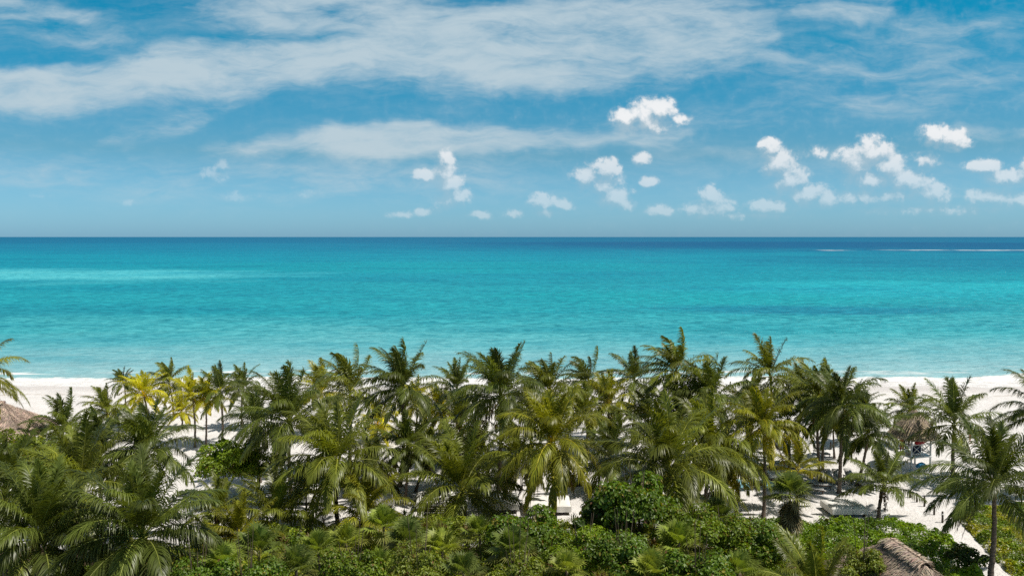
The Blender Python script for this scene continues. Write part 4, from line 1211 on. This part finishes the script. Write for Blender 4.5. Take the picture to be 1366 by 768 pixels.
# ------------------------------------------------------------------ people
def person(loc, rz, label, top_mat, bottom_mat, h=1.72, arms='down'):
    e = empty('person', loc, rz); tag(e, label, 'person')
    s = h / 1.75
    J = {'pel': (0, 0, .95, .135), 'waist': (0, 0, 1.10, .12), 'chest': (0, -.01, 1.32, .15), 'neck': (0, 0, 1.50, .055), 'headb': (0, -.01, 1.58, .085), 'head': (0, -.01, 1.68, .09)}
    names = list(J); verts = [J[n][:3] for n in names]; rad = [J[n][3] for n in names]
    edges = [(0, 1), (1, 2), (2, 3), (3, 4), (4, 5)]
    def ch(start, pts):
        prev = start
        for (x, y, z, r_) in pts:
            verts.append((x, y, z)); rad.append(r_); edges.append((prev, len(verts) - 1)); prev = len(verts) - 1
        return prev
    for sx in (-1, 1):
        sw = .12 * sx
        ch(0, [(sx*.10, 0, .88, .10), (sx*.11, -sw*.6, .50, .062), (sx*.12, sw*1.0, .10, .038), (sx*.12, sw*1.0 - .12, .04, .032)])
        if arms == 'down':
            hnd = ch(2, [(sx*.19, 0, 1.42, .06), (sx*.25, .03, 1.15, .042), (sx*.26, -.06 - sw*.5, .92, .032), (sx*.26, -.08 - sw*.5, .83, .028)])
        else:
            hnd = ch(2, [(sx*.19, 0, 1.42, .06), (sx*.28, -.10, 1.18, .042), (sx*.16, -.34, 1.14, .032), (sx*.13, -.42, 1.14, .028)])
        hx, hy, hz = verts[hnd]
        for f in range(5):
            dx = (f - 2) * .016; ll = (.05, .075, .085, .078, .06)[f]
            if arms == 'down': pt = [(hx + dx*.3, hy + dx, hz - ll * .6, .009), (hx + dx*.3 - sx*.01, hy + dx, hz - ll, .008)]
            else: pt = [(hx + dx, hy - ll * .6, hz, .009), (hx + dx, hy - ll, hz - .02, .008)]
            ch(hnd, pt)
    me = bpy.data.meshes.new('body'); me.from_pydata([tuple(c * s for c in v) for v in verts], edges, []); me.update()
    b = bpy.data.objects.new('body', me); COL.objects.link(b); b.parent = e
    md = b.modifiers.new('skin', 'SKIN'); me.skin_vertices[0].data[0].use_root = True
    for i, q in enumerate(rad): me.skin_vertices[0].data[i].radius = (q * s, q * s)
    ss = b.modifiers.new('sub', 'SUBSURF'); ss.levels = 2; ss.render_levels = 2
    me.materials.append(M_SKIN)
    # clothes: closed tubes round trunk and hips
    mb = MB(); V = []; rings = [(.98, .15, .11), (1.12, .14, .105), (1.30, .175, .125), (1.42, .19, .115), (1.50, .09, .075)]
    for (z, a, bb) in rings:
        for k in range(14):
            an = k / 14 * 6.283; V.append((a * math.cos(an) * s, bb * math.sin(an) * s, z * s))
    mb.add(V, [(i*14+k, i*14+(k+1)%14, (i+1)*14+(k+1)%14, (i+1)*14+k) for i in range(4) for k in range(14)])
    for sx in (-1, 1): mb.tube([(sx*.17*s, 0, 1.43*s), (sx*.235*s, .01, 1.25*s)], [.075*s, .065*s], 10)
    mb.build('shirt', top_mat, e, smooth=True)
    mb = MB(); V = []
    for (z, a, bb) in [(.84, .165, .13), (.92, .17, .13), (1.02, .15, .112)]:
        for k in range(14):
            an = k / 14 * 6.283; V.append((a * math.cos(an) * s, bb * math.sin(an) * s, z * s))
    mb.add(V, [(i*14+k, i*14+(k+1)%14, (i+1)*14+(k+1)%14, (i+1)*14+k) for i in range(2) for k in range(14)])
    for sx in (-1, 1): mb.tube([(sx*.095*s, 0, .90*s), (sx*.108*s, -.12*sx*.4*s, .60*s)], [.10*s, .09*s], 12)
    mb.build('shorts', bottom_mat, e, smooth=True)
    # face and hair
    mb = MB()
    V = []; Q = []
    for i, (z, q) in enumerate([(1.60, .095), (1.66, .108), (1.72, .105), (1.765, .07), (1.78, .01)]):
        for k in range(12):
            an = k / 12 * 6.283; yy = math.sin(an)
            rr = q * (1.0 if yy > -.35 or i > 2 else .78)
            V.append((math.cos(an) * rr * .92 * s, (yy * rr + .005) * s, z * s))
    mb.add(V, [(i*12+k, i*12+(k+1)%12, (i+1)*12+(k+1)%12, (i+1)*12+k) for i in range(4) for k in range(12)])
    mb.build('hair', M_HAIR, e, smooth=True)
    mb = MB(); mb.tube([(0, -.085*s, 1.66*s), (0, -.125*s, 1.635*s)], [.012*s, .018*s], 6); mb.build('nose', M_SKIN, e, smooth=True)
    for sx in (-1, 1):
        mb = MB(); mb.box((sx*.033*s, -.095*s, 1.672*s), (.02*s, .012*s, .01*s)); mb.build('eye', M_HAIR, e)
    return e
c, Y, zf, ze = TW
pp = A(1205, 600, 74.9)
person((A(1203, 600, 75.6).x, 75.6, zf), R(-30), 'person in orange shirt standing at the left side of the lifeguard hut', M_ORANGE, M_RED, 1.6, 'front')
g = G(1294, 592); person((g.x, g.y, float(ground_z(np.array([g.x]), np.array([g.y]))[0])), R(70), 'person in red shorts walking on the beach right of the lifeguard hut', M_SKIN, M_RED, 1.75)

# ------------------------------------------------------------------ canopies (cabanas)
def sheet(w, d, sag, nx=14, ny=12, seed=0):
    r = np.random.default_rng(seed)
    xs = np.linspace(-w/2, w/2, nx); ys = np.linspace(-d/2, d/2, ny); X, Y = np.meshgrid(xs, ys)
    Z = -sag * (1 - (2*X/w)**2) * (1 - (2*Y/d)**2) + .02 * np.sin(X * 5 + seed) * np.cos(Y * 4) * (1 - (2*X/w)**4) * (1 - (2*Y/d)**4)
    i = (np.arange(ny - 1)[:, None] * nx + np.arange(nx - 1)[None]).ravel()
    return np.stack([X, Y, Z], -1).reshape(-1, 3), np.stack([i, i+1, i+nx+1, i+nx], -1)
def big_daybed(x0, x1, yb, yf, label, z=.78, rz=0.0, seed=0):
    """x0,x1: front edge in the picture; yb, yf: rows of back and front edge of the top"""
    a = G(x0, yf, z); b = G(x1, yf, z); bk = G((x0 + x1) / 2, yb, z)
    w = b.x - a.x; d = bk.y - a.y
    cx = (a.x + b.x) / 2; cy = a.y + d / 2
    e = empty('daybed', (cx, cy, 0), rz); tag(e, label, 'daybed', 'big white square daybeds')
    r = np.random.default_rng(seed)
    # mattress with soft rounded rim, seams and hollows
    nx, ny = 26, 22
    xs = np.linspace(-1, 1, nx); ys = np.linspace(-1, 1, ny); X, Y = np.meshgrid(xs, ys)
    prof = (1 - np.abs(X) ** 14) * (1 - np.abs(Y) ** 14)
    Z = z - .16 + .16 * np.sqrt(np.clip(prof, 0, 1)) - .02 * fbm2(X * 2, Y * 2, seed, 1.1, 3) * prof - .025 * np.exp(-(X / .03) ** 2) * prof
    V = np.stack([X * w / 2, Y * d / 2, Z], -1).reshape(-1, 3)
    k = (np.arange(ny - 1)[:, None] * nx + np.arange(nx - 1)[None]).ravel()
    Q = np.stack([k, k + 1, k + nx + 1, k + nx], -1)
    V2 = V.copy(); V2[:, 2] = z - .19
    mesh_np('mattress', np.concatenate([V, V2]), np.concatenate([Q, Q[:, ::-1] + len(V)]), M_WHITE, e, smooth=True)
    # fabric skirt with soft folds
    mb = MB(); val = .42; zt = z - .12
    per = [(-w/2, -d/2), (w/2, -d/2), (w/2, d/2), (-w/2, d/2)]
    for q_ in range(4):
        p = Vector(per[q_]); q = Vector(per[(q_ + 1) % 4]); nrm = Vector((q.y - p.y, p.x - q.x)).normalized()
        n = 30; V = []
        for jj in range(n + 1):
            t = jj / n; m = p.lerp(q, t); wv = .022 * math.sin(t * 27 + q_) * min(1, 8 * t * (1 - t))
            for (zz, f) in ((0, .1), (-val * .5, .6), (-val, 1.3)):
                V.append((m.x + nrm.x * (.014 + wv * f), m.y + nrm.y * (.014 + wv * f), zt + zz))
        mb.add(V, [(u*3+v, u*3+3+v, u*3+4+v, u*3+1+v) for u in range(n) for v in range(2)])
    mb.build('skirt', M_WHITE, e, smooth=True)
    m3 = MB(); m3.box((0, 0, z - .36), (w - .16, d - .16, .3)); m3.build('frame', M_WOOD, e)
    for sx in (-1, 1):
        for sy in (-1, 1):
            m2 = MB(); m2.box((sx * (w/2 - .2), sy * (d/2 - .2), (z - .51) / 2), (.12, .12, z - .51)); m2.build('leg', M_WOOD, e)
    return e
big_daybed(1109, 1158, 664, 676, 'nearest sunlit white square daybed behind the hedge at the right', rz=R(3), seed=1)
big_daybed(926, 986, 664, 676, 'shaded white square daybed right of the thin dark palm trunks', seed=2)
big_daybed(701, 762, 659, 673, 'white square daybed with sunlit top behind the thick dark palm trunk', seed=3)
big_daybed(645, 692, 656, 670, 'white square daybed left of the thick dark palm trunk', seed=4)
big_daybed(553, 612, 654, 668, 'white square daybed in palm shade left of centre', seed=5)
big_daybed(470, 524, 650, 664, 'white square daybed half hidden behind the low yellowing palm', seed=6)
big_daybed(392, 440, 646, 660, 'white square daybed hidden among the left palms', seed=7)

# dark wooden bench with cushions under the shaded canopy
def bench():
    g = G(587, 694); e = empty('bench', (g.x, g.y, 0)); tag(e, 'dark wooden bench in front of the shaded white square daybed', 'bench')
    mb = MB(); mb.box((0, 0, .42), (2.3, .6, .08), 0, .01); mb.build('seat', M_WOOD, e)
    mb = MB()
    for k in range(3): mb.box((0, .28, .58 + k * .16), (2.3, .04, .11))
    mb.build('backrest', M_WOOD, e)
    for sx in (-1, 1):
        for sy in (-1, 1):
            mb = MB(); mb.box((sx * 1.05, sy * .24, .19), (.08, .08, .38)); mb.build('leg', M_WOOD, e)
bench()

# daybeds and loungers on the beach
def daybed_obj():
    e = empty('daybed', (0, 0, 0))
    mb = MB(); mb.box((0, 0, .19), (1.9, 1.5, .3), 0, .01); mb.build('frame', M_WOOD, e)
    mb = MB(); mb.box((0, 0, .44), (1.8, 1.4, .2), 0, .06); mb.build('mattress', M_WHITE, e)
    mb = MB(); mb.box((-.4, .5, .62), (.7, .35, .16), 0, .06); mb.box((.42, .5, .62), (.7, .35, .16), 0, .06); mb.build('pillows', M_WHITE, e)
    return e
def lounger_obj():
    e = empty('sun_lounger', (0, 0, 0))
    mb = MB()
    for sx in (-.3, .3): mb.box((sx, 0, .3), (.05, 1.95, .06))
    for k in range(5): mb.box((0, -.9 + k * .42, .3), (.55, .05, .05))
    mb.build('frame', M_WOOD, e)
    mb = MB(); mb.box((0, -.32, .375), (.6, 1.25, .08), 0, .03); mb.build('seat_cushion', M_GREY, e)
    mb = MB(); V = [(-.3, .32, .36), (.3, .32, .36), (.3, .92, .78), (-.3, .92, .78), (-.3, .28, .43), (.3, .28, .43), (.3, .88, .86), (-.3, .88, .86)]
    mb.add(V, [(0,3,2,1),(4,5,6,7),(0,1,5,4),(1,2,6,5),(2,3,7,6),(3,0,4,7)]); mb.build('backrest', M_GREY, e)
    for sx in (-1, 1):
        for sy in (-1, 1):
            mb = MB(); mb.box((sx * .29, sy * .85, .135), (.05, .05, .27)); mb.build('leg', M_WOOD, e)
    return e
def copy_tree(o, parent=None):
    c = o.copy(); COL.objects.link(c); c.parent = parent
    for ch in o.children: copy_tree(ch, c)
    return c
def gz_(g): return float(ground_z(np.array([g.x]), np.array([g.y]))[0])
db0 = daybed_obj(); used = False
for (x, y, rz, lb) in [
    (986, 644, 2, 'white daybed on dark base, leftmost of the row behind the shaded square daybed'),
    (1008, 645, -3, 'white daybed next to the pale brown palm trunk, left side of it'),
    (1030, 643, 2, 'white daybed next to the pale brown palm trunk, right side of it'),
    (1052, 640, 0, 'white daybed at the right end of the row, behind the shaggy fan palm'),
    (1000, 627, 0, 'white daybed of the back row seen above the leftmost front daybeds'),
    (1044, 627, 3, 'white daybed of the back row, further right'),
    (668, 640, 0, 'white daybed behind the square daybeds left of the thick dark trunk'),
    (760, 646, 4, 'white daybed behind the square daybed right of the thick dark trunk'),
    (500, 640, 0, 'white daybed on the sand seen between the left trunks'),
    (438, 632, 0, 'white daybed behind the broad pale green palm')]:
    o = db0 if not used else copy_tree(db0); used = True
    g = G(x, y); o.location = (g.x, g.y, gz_(g)); o.rotation_euler = (0, 0, R(rz)); tag(o, lb, 'daybed', 'white daybeds on the sand')
ln0 = lounger_obj(); used = False
for (x, y, rz, lb) in [
    (1082, 658, 75, 'grey cushioned sun lounger just right of the shaggy fan palm'),
    (1092, 652, 80, 'grey cushioned sun lounger standing behind the one by the shaggy fan palm'),
    (1096, 642, 10, 'sun lounger with raised back by the left bare trunk'),
    (1108, 642, 5, 'sun lounger between the two bare trunks'),
    (1118, 642, -6, 'sun lounger close to the thickest bare trunk'),
    (1148, 649, 8, 'sun lounger left of the short bushy palm'),
    (1158, 648, 0, 'sun lounger nearest to the short bushy palm'),
    (1096, 606, 12, 'lone sun lounger far out on the white sand between bare trunks'),
    (1135, 640, 0, 'sun lounger just right of the thickest bare trunk'),
    (710, 646, 8, 'sun lounger by the white frame behind the square daybeds')]:
    o = ln0 if not used else copy_tree(ln0); used = True
    g = G(x, y); o.location = (g.x, g.y, gz_(g)); o.rotation_euler = (0, 0, R(rz)); tag(o, lb, 'sun lounger', 'sun loungers on the sand')
# towels
for (x, y, z, m, lb) in [(991, 642, .55, M_CYAN, 'pale blue towel draped on the leftmost daybed of the row'), (1024, 643, .55, M_CYAN, 'pale blue towel on the daybed right of the pale brown trunk')]:
    g = G(x, y, z); V, Q = sheet(.7, 1.5, .02, 6, 8); V = V + np.array([0, 0, 0]); V[:, 2] += np.where(np.abs(V[:, 1]) > .6, -.25, .05)
    o = mesh_np('towel', np.concatenate([V, V - [0, 0, .015]]), np.concatenate([Q, Q[:, ::-1] + len(V)]), m, smooth=True); o.location = (g.x, g.y, z); tag(o, lb, 'towel')
# folded blue parasol below the lifeguard hut
def parasol():
    g = G(1229, 640); e = empty('parasol', (g.x, g.y, 0)); tag(e, 'small blue beach parasol below the lifeguard hut', 'parasol')
    mb = MB(); mb.tube([(0, 0, 0), (0, 0, 1.5)], .02, 6); mb.build('pole', M_PAINT, e)
    mb = MB(); V = []
    for i, (z, q) in enumerate([(1.5, .03), (1.42, .22), (1.28, .4), (1.12, .5)]):
        for k in range(16):
            an = k / 16 * 6.283; V.append((q * math.cos(an), q * math.sin(an), z - (.04 if (k % 2 and i == 3) else 0)))
    mb.add(V, [(i*16+k, (i+1)*16+k, (i+1)*16+(k+1)%16, i*16+(k+1)%16) for i in range(3) for k in range(16)]); mb.build('canopy', M_BLUE, e)
parasol()
# white frame behind the square daybeds
def frame():
    g = G(708, 650); e = empty('white_frame', (g.x, g.y, 0), R(5)); tag(e, 'small white wooden frame structure behind the two white daybeds', 'frame')
    w, d, h = 1.5, 1.3, 2.0
    for sx in (-1, 1):
        for sy in (-1, 1):
            mb = MB(); mb.box((sx*w/2, sy*d/2, h/2), (.1, .1, h)); mb.build('post', M_PAINT, e)
    mb = MB()
    for z in (.9, 1.45, h + .05):
        for sy in (-1, 1): mb.box((0, sy*d/2, z), (w - .1 if z < h else w + .2, .08, .09))
    mb.build('beam', M_PAINT, e)
    mb = MB(); mb.box((0, d/2 - .1, 1.17), (w - .14, .03, .44)); mb.build('screen_panel', M_NAVY, e)
frame()

# rope posts along the sand path
P0 = None
for (x, yt, yb, lb) in [
    (1214, 652, 662, 'short dark wooden post, farthest of the line beside the sand path'),
    (1223, 656, 668, 'dark wooden post, second farthest of the line beside the path'),
    (1233, 661, 675, 'dark wooden post in the middle of the line beside the path'),
    (1246, 673, 687, 'dark wooden post, second nearest of the line beside the path'),
    (1257, 683, 698, 'dark wooden post with pale top, nearest of the line beside the path'),
    (1136, 601, 613, 'dark post standing alone on the bright beach between the trunks'),
    (1108, 589, 599, 'thin dark post far out on the beach near the water'),
    (1142, 610, 616, 'stub of a post right of the lone dark beach post')]:
    g = G(x, yb); h = max(.35, A(x, yt, g.y).z)
    e = empty('wooden_post', (g.x, g.y, gz_(g) - .1), 0); tag(e, lb, 'post', 'wooden posts on the sand')
    mb = MB(); mb.tube([(0, 0, 0), (.01, 0, h * .5), (0, .01, h + .08), (0, .01, h + .11)], [.075, .07, .068, .045], 9); mb.build('shaft', M_POST, e, smooth=True)
    mb = MB(); mb.tube([(0, .01, h - .12), (0, .01, h - .05)], [.082, .082], 9); mb.build('rope_ring', M_PAINT if 'pale' in lb else M_WOOD, e, smooth=True)

# curved white wall in the lower left corner
def curved_wall():
    c = G(74, 752, .5); V = []; Qd = []; n = 22
    cx, cy = c.x + 1.6, c.y + 2.9
    for i in range(n + 1):
        a = R(170 + i / n * 100)
        for (rr, z) in ((3.0, 0), (3.0, .52), (2.94, .6), (2.66, .6), (2.6, .52), (2.6, 0)):
            V.append((cx + rr * math.cos(a), cy + rr * math.sin(a), z - .1))
    for i in range(n):
        for k in range(5): Qd.append((i*6+k, i*6+6+k, i*6+7+k, i*6+k+1))
    o = mesh_np('curved_wall', np.array(V), np.array(Qd), M_PAINT, smooth=False)
    tag(o, 'low curved white wall on the sand in the lower left corner', 'wall')
curved_wall()
